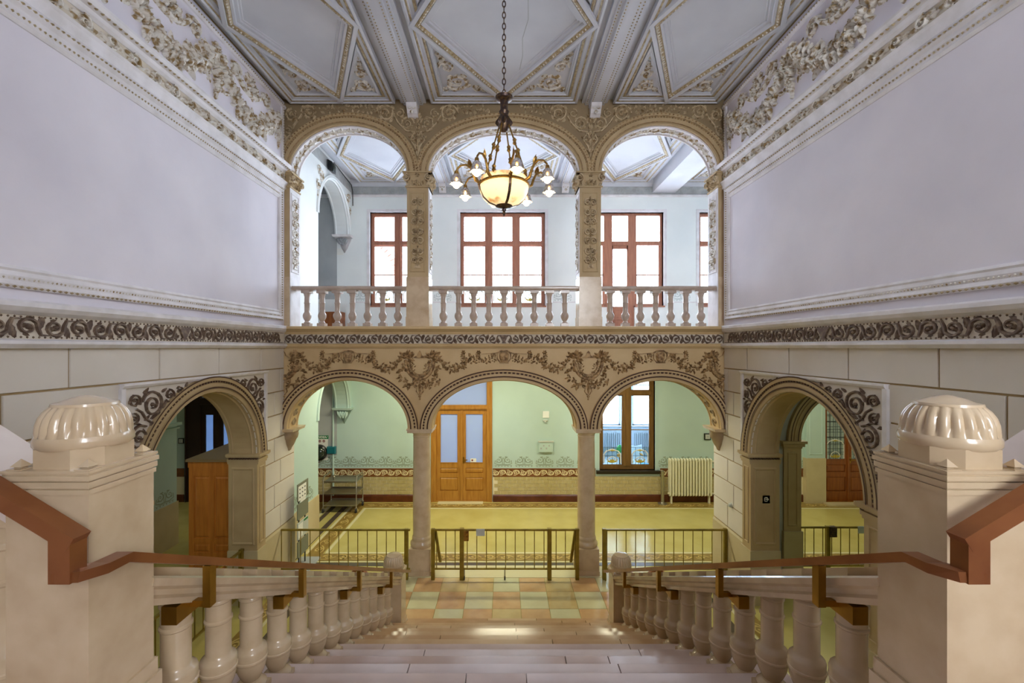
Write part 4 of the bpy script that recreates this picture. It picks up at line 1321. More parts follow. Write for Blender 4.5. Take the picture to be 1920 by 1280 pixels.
for a, b in minus(-4.4, 5.6, [(WA[0] - .1, WA[1] + .1), (WBm[0] - .1, WBm[1] + .1), (WC[0] - .1, WC[1] + .1)]):
    n = max(1, int((b - a) / .52))
    for k in range(n):
        link('stencil_motif', STENU, WU, F_BACK @ T(a + (b - a) * (k + .5) / n, 6.02, .001) @ Matrix.Diagonal((min(1, (b - a) / n / .52), .9, 1, 1)))
    obj('dado_line', run(MB(), [(5.80, 0), (5.80, .012), (5.83, .012), (5.83, 0)], a, b), 'white_trim', WU, F_BACK)
# painted frieze and cornice of the upper corridor
obj('painted_frieze', run(MB(), [(8.94, 0), (8.94, .01), (9.2, .01), (9.2, 0)], -11, 11), 'grey_frieze', WU, F_BACK)
obj('picture_rail', run(MB(), [(8.88, 0), (8.88, .03), (8.92, .05), (8.95, .03), (8.95, 0)], -11, 11), 'white_trim', WU, F_BACK)
obj('cornice', run(MB(), [(9.18, 0), (9.18, .03), (9.22, .05), (9.26, .10), (9.36, .12), (9.36, 0)], -11, 11), 'ceiling_paint', WU, F_BACK)
def b_ghost(mb):
    for s in (-1, 1):
        mb.scroll(s * .12, 0, .09, 0, s, 1.2, wd=.16, h=.001, leaves=3, flat=True)
GH = orn('frieze_motif', b_ghost, 'grey_paint', False)
for k in range(18):
    link('frieze_motif', GH, WU, F_BACK @ T(-4.2 + .55 * k, 9.07, .0115))

obj('grey_wall_panel', B(-7.3, -4.87, BW - .006, BW, 1.36, 4.4), 'grey_paint', WB)
obj('grey_wall_panel', B(-11, -4.87, BW - .006, BW, 5.9, 8.86), 'grey_paint', WU)
# windows
def bars(mb, rects, y0, y1):
    for a, b, c, d in rects:
        mb.box(a, b, y0, y1, c, d)
    return mb
def window(name, label, box, mull, trans, wood, glass, barz=None, fw=.07, mw=.17, tw=.10, yf=BW + .1, leaded=None, skip_below=None, surround=None):
    """mull = centre x of each mullion, trans = z of the transom, barz = z of the glazing bar"""
    x0, x1, z0, z1 = box
    W = obj(name, bars(MB(), [(x0, x0 + fw, z0, z1), (x1 - fw, x1, z0, z1), (x0 + fw, x1 - fw, z1 - fw, z1), (x0 + fw, x1 - fw, z0, z0 + fw)], yf, yf + .10), wood, kind='structure', label=label, cat='window')
    for m in mull:
        obj('mullion', bars(MB(), [(m - mw / 2, m + mw / 2, z0 + fw, z1 - fw)], yf - .02, yf + .09), wood, W)
        obj('mullion_bead', bars(MB(), [(m - .035, m + .035, z0 + fw, z1 - fw)], yf - .04, yf - .02), wood, W)
    edges = [x0 + fw] + [v for m in mull for v in (m - mw / 2, m + mw / 2)] + [x1 - fw]
    for k in range(0, len(edges), 2):
        a, b = edges[k], edges[k + 1]
        obj('transom_bar', bars(MB(), [(a, b, trans - tw / 2, trans + tw / 2)], yf - .03, yf + .09), wood, W)
        for c, d in ((z0 + fw, trans - tw / 2), (trans + tw / 2, z1 - fw)):
            t = .03
            sash = obj('sash', bars(MB(), [(a, a + t, c, d), (b - t, b, c, d), (a + t, b - t, d - t, d), (a + t, b - t, c, c + t)], yf + .02, yf + .07), wood, W)
            g = leaded if (leaded and c < trans - tw) else None
            if barz and c < barz < d:
                obj('glazing_bar', bars(MB(), [(a + t, b - t, barz - .015, barz + .015)], yf + .025, yf + .065), wood, sash)
            if g and c < g:
                obj('pane', B(a + t, b - t, yf + .044, yf + .050, g, d - t), glass, sash)
                lp = obj('leaded_pane', B(a + t, b - t, yf + .044, yf + .050, c + t, g), 'leaded_glass', sash)
                lead_pattern(lp, a + t, b - t, c + t, g, yf + .038)
            else:
                obj('pane', B(a + t, b - t, yf + .044, yf + .050, c + t, d - t), glass, sash)
    return W
def lead_pattern(parent, a, b, c, d, y, full=False):
    pass
def lead_lines(a, b, c, d, nx, nz, motif=True):
    """came lines in local (u, v)"""
    mb = MB()
    t = .006
    for k in range(nx + 1):
        u = a + (b - a) * k / nx
        mb.ridge([(u, c), (u, d)], t, .006)
    for k in range(nz + 1):
        v = c + (d - c) * k / nz
        mb.ridge([(a, v), (b, v)], t, .006)
    return mb
def lead_pattern(parent, a, b, c, d, y, full=False):
    F = frame((0, y, 0), (1, 0, 0), (0, 0, 1), (0, -1, 0))
    obj('lead_came', lead_lines(a, b, c, d, 4, max(2, int((d - c) / .22))), 'lead', parent, F)
    uc, w = (a + b) / 2, (b - a)
    mb = MB()
    top = c + min(d - c, .62) if full else d - .03
    mb.ridge([(a + .03, c + .03), (a + .03, top - .18), (a + w * .18, top - .09), (uc, top - .03), (b - w * .18, top - .09), (b - .03, top - .18), (b - .03, c + .03)], .018, .006)
    mb.ridge([(uc + .26 * w * math.cos(PI * k / 8), c + .06 + .30 * w * math.sin(PI * k / 8)) for k in range(9)], .014, .006)
    obj('white_motif', mb, 'paper', parent, F)
    mb = MB()
    for k in range(5):
        a_ = PI * (.15 + .7 * k / 4)
        mb.leaf(uc, c + .05, a_, .24 * w, .05, .006)
    for s in (-1, 1):
        mb.leaf(uc + s * .08 * w, c + .06, PI / 2 - s * 1.25, .3 * w, .05, .006, curl=s * .5)
        mb.leaf(uc, top - .06, PI / 2 - s * 1.7, .2 * w, .04, .006)
    mb.ball(uc, top - .07, .03, .008)
    obj('yellow_motif', mb, 'leaded_yellow', parent, F)
tz, gz, lz = bz(455), bz(514), bz(536)
w1 = window('window_1', 'upper corridor window with red-brown frame, nearest the left side arch', WA, [bx(745)], tz, 'window_wood', 'clear_glass', gz, leaded=lz)
w2 = window('window_2', 'three-light upper window in the middle, directly behind the chandelier', WBm, [bx(916), bx(968)], tz, 'window_wood', 'clear_glass', gz, leaded=lz)
w4 = window('window_4', 'narrow slice of upper window beside the right half pillar', WD, [bx(1366)], tz, 'window_wood', 'clear_glass', gz)
# window_3 holds a balcony door between two side lights
def win3():
    x0, x1, z0, z1 = WC
    d0, d1 = WCd[0], WCd[1]
    yf = BW + .1
    W = obj('window_3', bars(MB(), [(x0, x0 + .07, z0, z1), (x1 - .07, x1, z0, z1), (x0 + .07, x1 - .07, z1 - .07, z1), (x0 + .07, d0, z0, z0 + .07), (d1, x1 - .07, z0, z0 + .07)], yf, yf + .1), 'window_wood', kind='structure', label='upper corridor window with a panelled balcony door in its middle', cat='window')
    for m in (d0 + .05, d1 - .05):
        obj('mullion', B(m - .12, m + .12, yf - .02, yf + .09, UP + .02 if True else z0, z1 - .07), 'window_wood', W)
    for a, b in ((x0 + .07, d0 - .07), (d0 + .17, d1 - .17), (d1 + .07, x1 - .07)):
        obj('transom_bar', B(a, b, yf - .03, yf + .09, tz - .06, tz + .06), 'window_wood', W)
        obj('pane', B(a, b, yf + .044, yf + .05, tz + .06, z1 - .07), 'clear_glass', W)
    for a, b in ((x0 + .07, d0 - .07), (d1 + .07, x1 - .07)):
        s = obj('sash', bars(MB(), [(a, a + .03, z0 + .07, tz - .06), (b - .03, b, z0 + .07, tz - .06), (a, b, gz - .015, gz + .015)], yf + .02, yf + .07), 'window_wood', W)
        obj('pane', B(a + .03, b - .03, yf + .044, yf + .05, z0 + .07, tz - .06), 'clear_glass', s)
    a, b = d0 + .17, d1 - .17
    L = obj('door_leaf', bars(MB(), [(a, a + .03, UP + .03, tz - .06), (b - .03, b, UP + .03, tz - .06), (a, b, UP + .03, UP + .12), (a, b, 5.30, 5.36), (a, b, 5.60, 5.70), (a, b, tz - .16, tz - .06)], yf, yf + .07), 'window_wood', W)
    obj('pane', B(a + .03, b - .03, yf + .03, yf + .04, 5.70, tz - .16), 'clear_glass', L)
    for c, d in ((UP + .12, 5.30), (5.36, 5.60)):
        m = B(a + .03, b - .03, yf + .03, yf + .06, c, d)
        m.box(a + .07, b - .07, yf + .01, yf + .03, c + .04, d - .04)
        obj('door_panel', m, 'window_wood', L)
win3()
k = 0
for bxx in (WA, WBm, WC, WD):
    x0, x1, z0, z1 = bxx
    obj('window_surround', bars(MB(), [(x0 - .09, x0, z0, z1), (x1, x1 + .09, z0, z1), (x0 - .09, x1 + .09, z1, z1 + .09)], BW - .02, BW + .1), 'white_trim', WU)
    if bxx is WC:
        obj('window_sill', bars(MB(), [(x0 - .03, WCd[0], z0 - .04, z0), (WCd[1], x1 + .03, z0 - .04, z0)], BW - .05, BW + .1), 'window_wood', WU)
    else:
        obj('window_sill', B(x0 - .03, x1 + .03, BW - .05, BW + .1, z0 - .04, z0), 'window_wood', WU)
# lower window looking into the room behind
w5 = window('window_5', 'lower corridor window with leaded coloured bottom panes looking into a bright room', W1, [bx(1177)], bz(737), 'window_oak', 'clear_glass', bz(807), fw=.10, mw=.22, tw=.12, leaded=bz(840))
obj('window_sill', run(MB(), [(W1[2] - .10, 0), (W1[2] - .10, .06), (W1[2] - .04, .10), (W1[2], .10), (W1[2], -.1), (W1[2] - .10, -.1)], W1[0] - .10, W1[1] + .12), 'black_stone', WB, F_BACK)
obj('window_jamb', bars(MB(), [(W1[0] - .06, W1[0], W1[2], W1[3]), (W1[1], W1[1] + .06, W1[2], W1[3])], BW - .015, BW + .1), 'mint', WB)

# doors
def double_door(name, label, box, leaf_top, gz0, gz1, wood, glass, panels, post=.16, yf=BW + .04, leaded=False, handle=True, transom_bar=.14, mid=.06, stile=.10):
    x0, x1, z0, z1 = box
    W = obj(name, bars(MB(), [(x0, x0 + post, 0, z1), (x1 - post, x1, 0, z1), (x0 + post, x1 - post, z1 - .12, z1), (x0 + post, x1 - post, leaf_top, leaf_top + transom_bar)], yf - .06, yf + .12), wood, kind='structure', label=label, cat='door')
    obj('door_architrave', bars(MB(), [(x0 + .02, x0 + .06, 0, z1), (x1 - .06, x1 - .02, 0, z1), (x0 + post, x1 - post, leaf_top + .03, leaf_top + .07)], yf - .085, yf - .06), wood, W)
    obj('transom_pane', B(x0 + post, x1 - post, yf + .02, yf + .03, leaf_top + transom_bar, z1 - .12), glass, W)
    xm = (x0 + x1) / 2
    obj('astragal', B(xm - .03, xm + .03, yf - .045, yf - .02, .0, leaf_top), wood, W)
    obj('threshold', B(x0 + post, x1 - post, yf - .05, yf + .06, -.01, .025), wood, W)
    for a, b, s in ((x0 + post, xm - .005, -1), (xm + .005, x1 - post, 1)):
        rails = [(a, a + stile, .02, leaf_top), (b - stile, b, .02, leaf_top), (a + stile, b - stile, gz1, leaf_top)]
        zs_ = [.02]
        prev = .02
        for c, d in panels:
            rails.append((a + stile, b - stile, prev, c))
            prev = d
        rails.append((a + stile, b - stile, prev, gz0))
        L = obj('door_leaf', bars(MB(), rails, yf - .02, yf + .04), wood, W)
        for c, d in panels:
            m = B(a + stile, b - stile, yf + .0, yf + .03, c, d)
            e = .035
            m.hexa([(a + stile + .01, yf, c + .01), (b - stile - .01, yf, c + .01), (b - stile - .01, yf, d - .01), (a + stile + .01, yf, d - .01),
                    (a + stile + e, yf - .022, c + e), (b - stile - e, yf - .022, c + e), (b - stile - e, yf - .022, d - e), (a + stile + e, yf - .022, d - e)])
            obj('door_panel', m, wood, L)
        gp = obj('door_pane', B(a + stile, b - stile, yf + .005, yf + .012, gz0, gz1), glass, L)
        if leaded:
            F = frame((0, yf - .002, 0), (1, 0, 0), (0, 0, 1), (0, -1, 0))
            obj('lead_came', lead_lines(a + stile, b - stile, gz0, gz1, 5, 11), 'lead', gp, F)
            lead_pattern(gp, a + stile, b - stile, gz0, gz1, yf - .004, True)
        t = .02
        obj('glass_bead', bars(MB(), [(a + stile, a + stile + t, gz0, gz1), (b - stile - t, b - stile, gz0, gz1), (a + stile + t, b - stile - t, gz0, gz0 + t), (a + stile + t, b - stile - t, gz1 - t, gz1)], yf - .03, yf), wood, L)
        if handle and s > 0:
            obj('door_handle', MB().bar([(a + .05, yf - .06, 1.22), (a + .17, yf - .06, 1.22)], .025, .025).box(a + .04, a + .06, yf - .07, yf - .02, 1.2, 1.24).box(a + .025, a + .075, yf - .03, yf - .02, 1.12, 1.30), 'brass', L)
    return W
d1 = double_door('door_1', 'golden oak double door with frosted panes and fanlight in the middle of the mint wall', D1, 2.68, 1.12, 2.57, 'oak', 'frosted_glass', [(.31, .70), (.83, .98)])
obj('door_notice', B(bx(882), bx(893), BW + .01, BW + .014, 1.15, 1.26), 'paper', d1)
obj('notice_mark', B(bx(884), bx(887), BW + .007, BW + .011, 1.18, 1.23), 'red_mark', d1)
obj('door_mat', B(bx(822), bx(906), 12.38, 12.58, 0, .02), 'floor_cream', label='pale threshold slab before the oak double door', cat='threshold')
d2 = double_door('door_2', 'oak double door with leaded stained glass seen through the right side arch', D2, 3.1, 1.22, 2.98, 'oak_red', 'leaded_frost', [(.30, .72), (.86, 1.08)], leaded=True, post=.05, transom_bar=.08, stile=.07)
d3 = double_door('door_3', 'dark wooden double door with etched panes seen through the left side arch', D3, 2.78, 1.0, 2.55, 'dark_wood', 'etched_glass', [(.30, .80)], post=.45, transom_bar=.24, stile=.12, handle=False)
obj('door_step', B(D2[0] - .1, D2[1] - .0, 12.2, 12.43, 0, .05), 'ashlar_base', label='low stone step below the stained glass door', cat='step')
# panelled pilaster beside the stained-glass door
px0, px1 = bx(1507), bx(1542)
obj('wall_pilaster', B(px0, px1, BW - .12, BW, 1.3, 3.3), 'mint', WB)
obj('wall_pilaster_base', B(px0 - .03, px1, BW - .15, BW, 0, 1.3), 'ashlar_base', WB)
obj('wall_pilaster_capital', MB().box(px0 - .05, px1 + .02, BW - .18, BW, 3.0, 3.06).box(px0 - .08, px1 + .02, BW - .22, BW, 3.22, 3.3), 'mint', WB)
rows = [[(u, v, .12 + w) for u, v in ((px0 + .08 + d, 1.4 + d), (px1 - .08 - d, 1.4 + d), (px1 - .08 - d, 2.9 - d), (px0 + .08 + d, 2.9 - d))] for d, w in ((0, .001), (.01, .014), (.025, .014), (.035, .001))]
obj('pilaster_moulding', MB().grid(rows, cv=True), 'mint', WB, F_BACK)

# ------------------------------------------------------------------ left end of the corridors: piers and cross arches
for nm, zb, zt, spr, m, sub in (('lower', 0, 4.42, 2.75, 'mint', 'mint'), ('upper', UP, 9.36, 7.72, 'corridor_white', 'white_trim')):
    F = frame((-4.45, 0, 0), (0, 1, 0), (0, 0, 1), (1, 0, 0))
    mb = wall_with_arches(MB(), D + .42, BW, spr, zt, [(11.385, 1.035, 1.15)], .42)
    mb.hexa([(D + .40, zb, -.42), (10.35, zb, -.42), (10.35, zb, 0), (D + .40, zb, 0), (D + .40, spr, -.42), (10.35, spr, -.42), (10.35, spr, 0), (D + .40, spr, 0)])
    W = obj('wall_cross_' + nm, mb, m, None, F, kind='structure', label='white end wall with a cross arch on a corbel, %s corridor' % nm, cat='wall')
    obj('archivolt', arch_ring(MB(), 11.385, spr, 1.035, 1.15, [(0, -.01), (0, .03), (.03, .04), (.05, .03), (.09, .03), (.10, .0)]), m, W, F, True)
    for w in (-.04, -.38):
        obj('soffit_moulding', arch_ring(MB(), 11.385, spr, 1.035, 1.15, [(-.002, w - .03), (-.02, w), (-.002, w + .03)]), m, W, F)
    # corbel on the back wall
    mb = MB()
    yb = BW
    mb.hexa([(12.36, spr - .05, -.46), (yb, spr - .05, -.46), (yb, spr - .05, .05), (12.36, spr - .05, .05), (12.34, spr + .01, -.48), (yb, spr + .01, -.48), (yb, spr + .01, .07), (12.34, spr + .01, .07)])
    m_ = MB().lathe([(.20, 0), (.18, -.08), (.12, -.2), (.09, -.28), (.04, -.36), (.01, -.42)], 12)
    mb.add([(yb - abs(y) * .9, spr - .05 + z, -.20 + x) for x, y, z in m_.v], m_.f)
    cb = obj('corbel', mb, sub, W, F, True)
    mb = MB()
    for k in range(8):
        mb.leaf(-.14 + .04 * k, .0 - .02 * (k % 2), -PI / 2 + (.3 if k < 4 else -.3), .2, .09, .06)
    obj('corbel_leaves', mb, 'grey_paint' if nm == 'upper' else 'mint', cb, frame((-4.65, 12.42, spr - .08), (1, 0, 0), (0, 0, 1), (0, -1, 0)), True)
    if nm == 'lower':
        obj('pier_base', MB().hexa([(D + .42, 0, 0), (10.36, 0, 0), (10.36, 0, .025), (D + .42, 0, .025), (D + .42, .98, 0), (10.36, .98, 0), (10.36, .98, .02), (D + .42, .98, .02)]), 'ashlar_base', W, F)
        for k in range(2):
            link('stencil_motif', STEN, W, F @ T(9.25 + .55 * k, 1.19, .001))
    else:
        mb = MB()
        mb.scroll(.3, -.28, .16, PI, -1, 1.4, wd=.14, h=.02, leaves=6)
        mb.scroll(.14, -.55, .12, PI / 2, 1, 1.4, wd=.14, h=.02, leaves=6)
        mb.scroll(.16, -.16, .1, 0, 1, 1.3, wd=.14, h=.02, leaves=5)
        mb.leaf(.1, -.7, -1.5, .3, .1, .02)
        for u, fl in ((12.55, FLIPU), (10.22, Matrix.Identity(4))):
            obj('arch_spandrel_carving', mb, 'gilt_white', W, F @ T(u, 8.95, .002) @ fl, True)
        obj('wall_frieze_band', run(MB(), [(9.0, 0), (9.0, .008), (9.28, .008), (9.28, 0)], D + .42, BW), 'grey_frieze', W, F)

# ------------------------------------------------------------------ east side hall: arch towards the corridor
mb = wall_with_arches(MB(), 4.81, 8.6, 2.67, 4.5, [(6.77, .95, .95)], .42)
for a, b in ((4.81, 5.82), (7.72, 8.6)):
    mb.hexa([(a, 0, -.42), (b, 0, -.42), (b, 0, 0), (a, 0, 0), (a, 2.67, -.42), (b, 2.67, -.42), (b, 2.67, 0), (a, 2.67, 0)])
WE = obj('wall_east_arch', mb, 'grey_paint', None, F_FRONT, kind='structure', label='inner arch beyond the right side arch leading to the corridor', cat='wall')
ring = arch_ring(MB(), 6.77, 2.67, .95, .95, [(0, -.03), (0, .04), (.05, .045), (.055, .03), (.075, .03), (.08, .05), (.14, .05), (.145, .035), (.165, .035), (.17, .06), (.26, .06), (.27, 0)])
obj('archivolt', ring, 'arch_gold', WE, F_FRONT, True, 25)
for r in (.06, .20):
    obj('archivolt_line', arch_ring(MB(), 6.77, 2.67, .95, .95, [(r, .062), (r + .018, .062)]), 'dark_line', WE, F_FRONT)
for u0, u1 in ((5.50, 5.82), (7.72, 8.04)):
    obj('pilaster', MB().hexa([(u0 - .01, .9, -.43), (u1 + .01, .9, -.43), (u1 + .01, .9, .03), (u0 - .01, .9, .03), (u0 - .01, 2.67, -.43), (u1 + .01, 2.67, -.43), (u1 + .01, 2.67, .03), (u0 - .01, 2.67, .03)]), 'arch_gold', WE, F_FRONT)
    obj('pilaster_base', MB().hexa([(u0 - .03, 0, -.44), (u1 + .03, 0, -.44), (u1 + .03, 0, .06), (u0 - .03, 0, .06), (u0 - .03, .9, -.44), (u1 + .03, .9, -.44), (u1 + .03, .9, .06), (u0 - .03, .9, .06)]), 'ashlar_base', WE, F_FRONT)
    m = MB()
    for v0, v1, o in ((2.52, 2.56, .02), (2.56, 2.62, .05), (2.62, 2.67, .08)):
        m.hexa([(u0 - o, v0, -.44), (u1 + o, v0, -.44), (u1 + o, v0, .03 + o), (u0 - o, v0, .03 + o), (u0 - o, v1, -.44), (u1 + o, v1, -.44), (u1 + o, v1, .03 + o), (u0 - o, v1, .03 + o)])
    obj('impost', m, 'arch_gold', WE, F_FRONT)
    rows = [[(u, v, .03 + w) for u, v in ((u0 + .06 + d, 1.0 + d), (u1 - .06 - d, 1.0 + d), (u1 - .06 - d, 2.44 - d), (u0 + .06 + d, 2.44 - d))] for d, w in ((0, .001), (.008, .012), (.02, .012), (.03, .001))]
    obj('panel_moulding', MB().grid(rows, cv=True), 'arch_gold', WE, F_FRONT)
# west side: square pier with impost seen through the left arch
WP = obj('wall_west_pier', B(-8.6, -7.5, 9.2, 9.9, 0, 4.42), 'mint', kind='structure', label='mint painted pier behind the left side arch beside the wooden booth', cat='wall')
obj('pier_impost', MB().box(-8.6, -7.46, 9.16, 9.94, 2.64, 2.68).box(-8.6, -7.43, 9.13, 9.97, 2.72, 2.78), 'mint', WP)
obj('pier_base', B(-8.6, -7.475, 9.175, 9.925, 0, .98), 'ashlar_base', WP)
FPW = frame((-7.5, 0, 0), (0, 1, 0), (0, 0, 1), (1, 0, 0))
link('stencil_motif', STEN, WP, FPW @ T(9.55, 1.19, .001))
# ------------------------------------------------------------------ staircase
RISE, GO, NST, Y0 = .172, .325, 16, 6.9
LZ = RISE * NST                       # landing level
YL = Y0 - GO * (NST - 1)              # landing edge
stair = thing('staircase', 'wide polished marble stair descending from the landing towards the arcade', 'staircase', (0, Y0, 0), kind='structure')
def tread(k, joints):
    z = RISE * k
    ya = Y0 - GO * k
    yb = Y0 - GO * (k - 1)
    e = [-1.86] + joints + [1.86]
    for a, b in zip(e[:-1], e[1:]):
        m = MB().box(a + .002, b - .002, ya - .02, yb + .03, z - .045, z - .02)
        m.hexa([(a + .002, ya - .02, z - .02), (b - .002, ya - .02, z - .02), (b - .002, yb + .03, z - .02), (a + .002, yb + .03, z - .02),
                (a + .004, ya - .02, z), (b - .004, ya - .02, z), (b - .004, yb + .002, z), (a + .004, yb + .002, z)])
        obj('tread', m, ('step_stone', 'step_light', 'step_dark')[rj.randrange(3)] if k < 9 else ('marble_step', 'marble_step_light', 'marble_step_dark')[rj.randrange(3)], stair)
    obj('riser', B(-1.86, 1.86, ya, yb, max(0, z - RISE - .3), z - .045), 'step_stone', stair)
mat('marble_step', (214, 196, 186), 0.18, (198, 178, 168), 3.0, 0.35, 0.7)
mat('marble_step_light', (222, 208, 202), 0.2, (208, 192, 186), 3.0, 0.35, 0.7)
mat('marble_step_dark', (200, 178, 164), 0.2, (186, 162, 148), 3.0, 0.35, 0.7)
mat('step_light', (212, 182, 144), 0.2, (196, 164, 124), 3.0, 0.35, 0.7)
mat('step_dark', (192, 156, 116), 0.2, (176, 138, 98), 3.0, 0.35, 0.7)
rj = random.Random(5)
for k in range(1, NST):
    tread(k, sorted(rj.sample([-1.2, -.75, -.3, .1, .45, .8, 1.15], 2)))
obj('landing', B(-1.86, 1.86, -4.1, YL + .03, LZ - .35, LZ), 'marble_step', stair)
for s in (-1, 1):
    # closed string wall under the stair ends
    n = NST - 1
    poly = [(Y0, 0), (Y0, .02)] + [(YL, LZ - .10), (YL - .3, LZ - .10), (YL - .3, 0)]
    obj('string_wall', MB().prism(poly, lambda a, b, c: (c, a, b), s * 1.82, s * 1.90), 'marble', stair)
    # upper flights rising to the sides
    for k in range(8):
        x0, x1 = 1.86 + .27 * k, 1.86 + .27 * (k + 1)
        obj('upper_tread', B(min(s * x0, s * x1) - .01, max(s * x0, s * x1) + .01, -.1, 1.62, LZ + .17 * k - .3, LZ + .17 * (k + 1)), 'marble_step', stair)

# ------------------------------------------------------------------ stair balustrades
def baluster_mesh(H, name, material):
    m = MB()
    m.box(-.085, .085, -.085, .085, 0, .035)
    m.lathe([(.08, .035), (.09, .045), (.09, .062), (.078, .075), (.056, .088), (.052, .098), (.066, .125), (.082, .165), (.09, .21), (.092, .225), (.096, .23), (.096, .24), (.092, .245), (.093, .285), (.088, .298), (.070, .312), (.064, .33), (.064, .50), (.064, .505), (.071, .512), (.071, .522), (.064, .53), (.064, .62), (.071, .627), (.071, .637), (.066, .645), (.075, H - .09), (.08, H - .085)], 20)
    t = .085
    sl = RISE / GO
    m.hexa([(-t, -t, H - .10), (t, -t, H - .10), (t, t, H - .10), (-t, t, H - .10), (-t, -t, H + sl * t), (t, -t, H + sl * t), (t, t, H - sl * t), (-t, t, H - sl * t)])
    return mesh_of(m, name, material, True, 35)
COPH = .85                             # coping top above the nosing line
def nosing(y): return (Y0 - y) * RISE / GO
XB = 1.655
BALM = baluster_mesh(COPH - .13 + RISE / 2, 'baluster', 'marble')
def dome(parent, cx, cy, z, r, hgt, material, n=22):
    """fluted dome finial on an octagonal block"""
    m = MB()
    m.lathe([(r * .98, 0), (r * 1.04, .012), (r * 1.04, .03), (r, .045)], 32, (cx, cy, z))
    obj('finial_band', m, material, parent, smooth=True)
    rows = []
    prof = [(1.0, 0), (1.0, .12), (.985, .3), (.93, .5), (.84, .67), (.70, .82)]
    N = n * 6
    for rr, t in prof:
        row = []
        for k in range(N):
            a = 2 * PI * k / N
            f = 1 - .085 * (1 - abs(math.sin(n * a / 2))) * (1 if 0 < t < .80 else .2)
            row.append((cx + r * rr * f * math.cos(a), cy + r * rr * f * math.sin(a), z + .045 + hgt * t))
        rows.append(row)
    m = MB().grid(rows, cv=True)
    obj('finial_dome', m, material, parent, smooth=True, angle=60)
    m = MB().lathe([(r * .72, 0), (r * .70, .010), (r * .55, hgt * .11), (r * .35, hgt * .20), (r * .15, hgt * .26), (r * .02, hgt * .29)], 28, (cx, cy, z + .045 + hgt * .81))
    obj('finial_cap', m, material, parent, smooth=True)
def newel(parent, s, y0, z0, zc, w=.29, mtl='marble'):
    """square newel: shaft z0..zc, cap, octagonal block, fluted dome"""
    xc, yc = s * (1.5 + w / 2), y0 + w / 2
    h = w / 2
    m = B(xc - h, xc + h, yc - h, yc + h, z0, zc)
    N = obj('newel_shaft', m, mtl, parent)
    m = B(xc - h - .02, xc + h + .02, yc - h - .02, yc + h + .02, z0, z0 + .36)
    m.box(xc - h - .035, xc + h + .035, yc - h - .035, yc + h + .035, z0, z0 + .28)
    m.box(xc - h - .01, xc + h + .01, yc - h - .01, yc + h + .01, z0, z0 + .42)
    obj('newel_base', m, mtl, parent)
    m = MB()
    for a, b, o in ((-.012, .006, .006), (.006, .012, .0), (.012, .034, .009), (.034, .040, .003), (.040, .058, .013), (.058, .064, .006), (.064, .075, .010)):
        m.box(xc - h - o, xc + h + o, yc - h - o, yc + h + o, zc + a, zc + b)
    obj('newel_cap', m, mtl, parent)
    # octagon block with four corner points
    c = h * .9
    k = h * .45
    octo = [(xc + x, yc + y) for x, y in ((c, -k), (c, k), (k, c), (-k, c), (-c, k), (-c, -k), (-k, -c), (k, -c))]
    obj('finial_block', MB().prism(octo, lambda a, b, z: (a, b, z), zc + .07, zc + .145), mtl, parent)
    for dx in (-1, 1):
        for dy in (-1, 1):
            x, y = xc + dx * h * .82, yc + dy * h * .82
            m = MB().add([(x - .02, y - .02, zc + .085), (x + .02, y - .02, zc + .085), (x + .02, y + .02, zc + .085), (x - .02, y + .02, zc + .085), (x, y, zc + .112)], [(0, 1, 4), (1, 2, 4), (2, 3, 4), (3, 0, 4)])
            m.box(x - .026, x + .026, y - .026, y + .026, zc + .07, zc + .078).box(x - .012, x + .012, y - .012, y + .012, zc + .078, zc + .086)
            obj('corner_point', m, mtl, parent)
    dome(parent, xc, yc, zc + .14, h * .97, .135, mtl)
for s in (-1, 1):
    t = thing('stair_balustrade', 'marble stair balustrade with turned balusters and domed newels, %s side of the steps' % ('left' if s < 0 else 'right'), 'balustrade', (s * XB, Y0, 0))
    ya, yb = 1.85, 6.33
    co = nosing(0) + COPH
    sl = RISE / GO
    prof = [(-.135, -.13), (.135, -.13), (.145, -.10), (.13, -.085), (.135, -.06), (.16, -.045), (.165, -.01), (.15, 0), (-.15, 0), (-.165, -.01), (-.16, -.045), (-.135, -.06), (-.13, -.085), (-.145, -.10)]
    rows = [[(s * XB + a, y, nosing(y) + COPH + b) for a, b in prof] for y in (ya - .01, yb + .01)]
    obj('coping', MB().grid(rows, cv=True, cap=True), 'marble', t)
    for k in range(3, 16):
        y = Y0 - GO * (k - .5)
        if y > ya + .06:
            link('baluster', BALM, t, T(s * XB, y, RISE * k))
    newel(t, s, 1.56, LZ, 3.98)
    newel(t, s, 6.31, 0.0, 1.10)
    # parapet of the flight that rises to the side: coping and balusters
    SL = .66
    prof = [(1.60, -.13), (1.83, -.13), (1.85, -.03), (1.84, 0), (1.59, 0), (1.58, -.03)]
    rows = [[(s * x, a, 3.95 + (x - 1.79) * SL + b) for a, b in prof] for x in (1.775, 4.0)]
    obj('side_coping', MB().grid(rows, cv=True, cap=True), 'marble_pale', t)
    rows = [[(s * x, a, z) for a, z in ((1.63, LZ), (1.80, LZ), (1.80, LZ + .35 + (x - 1.79) * SL), (1.63, LZ + .12 + (x - 1.79) * SL))] for x in (1.78, 4.0)]
    obj('side_string', MB().grid(rows, cv=True, cap=True), 'marble', t)
    for k in range(7):
        x = 1.95 + .3 * k
        link('side_baluster', BALM, t, T(s * x, 1.715, LZ + .10 + (x - 1.79) * SL) @ Matrix.Diagonal((1, 1, 1.22, 1)))

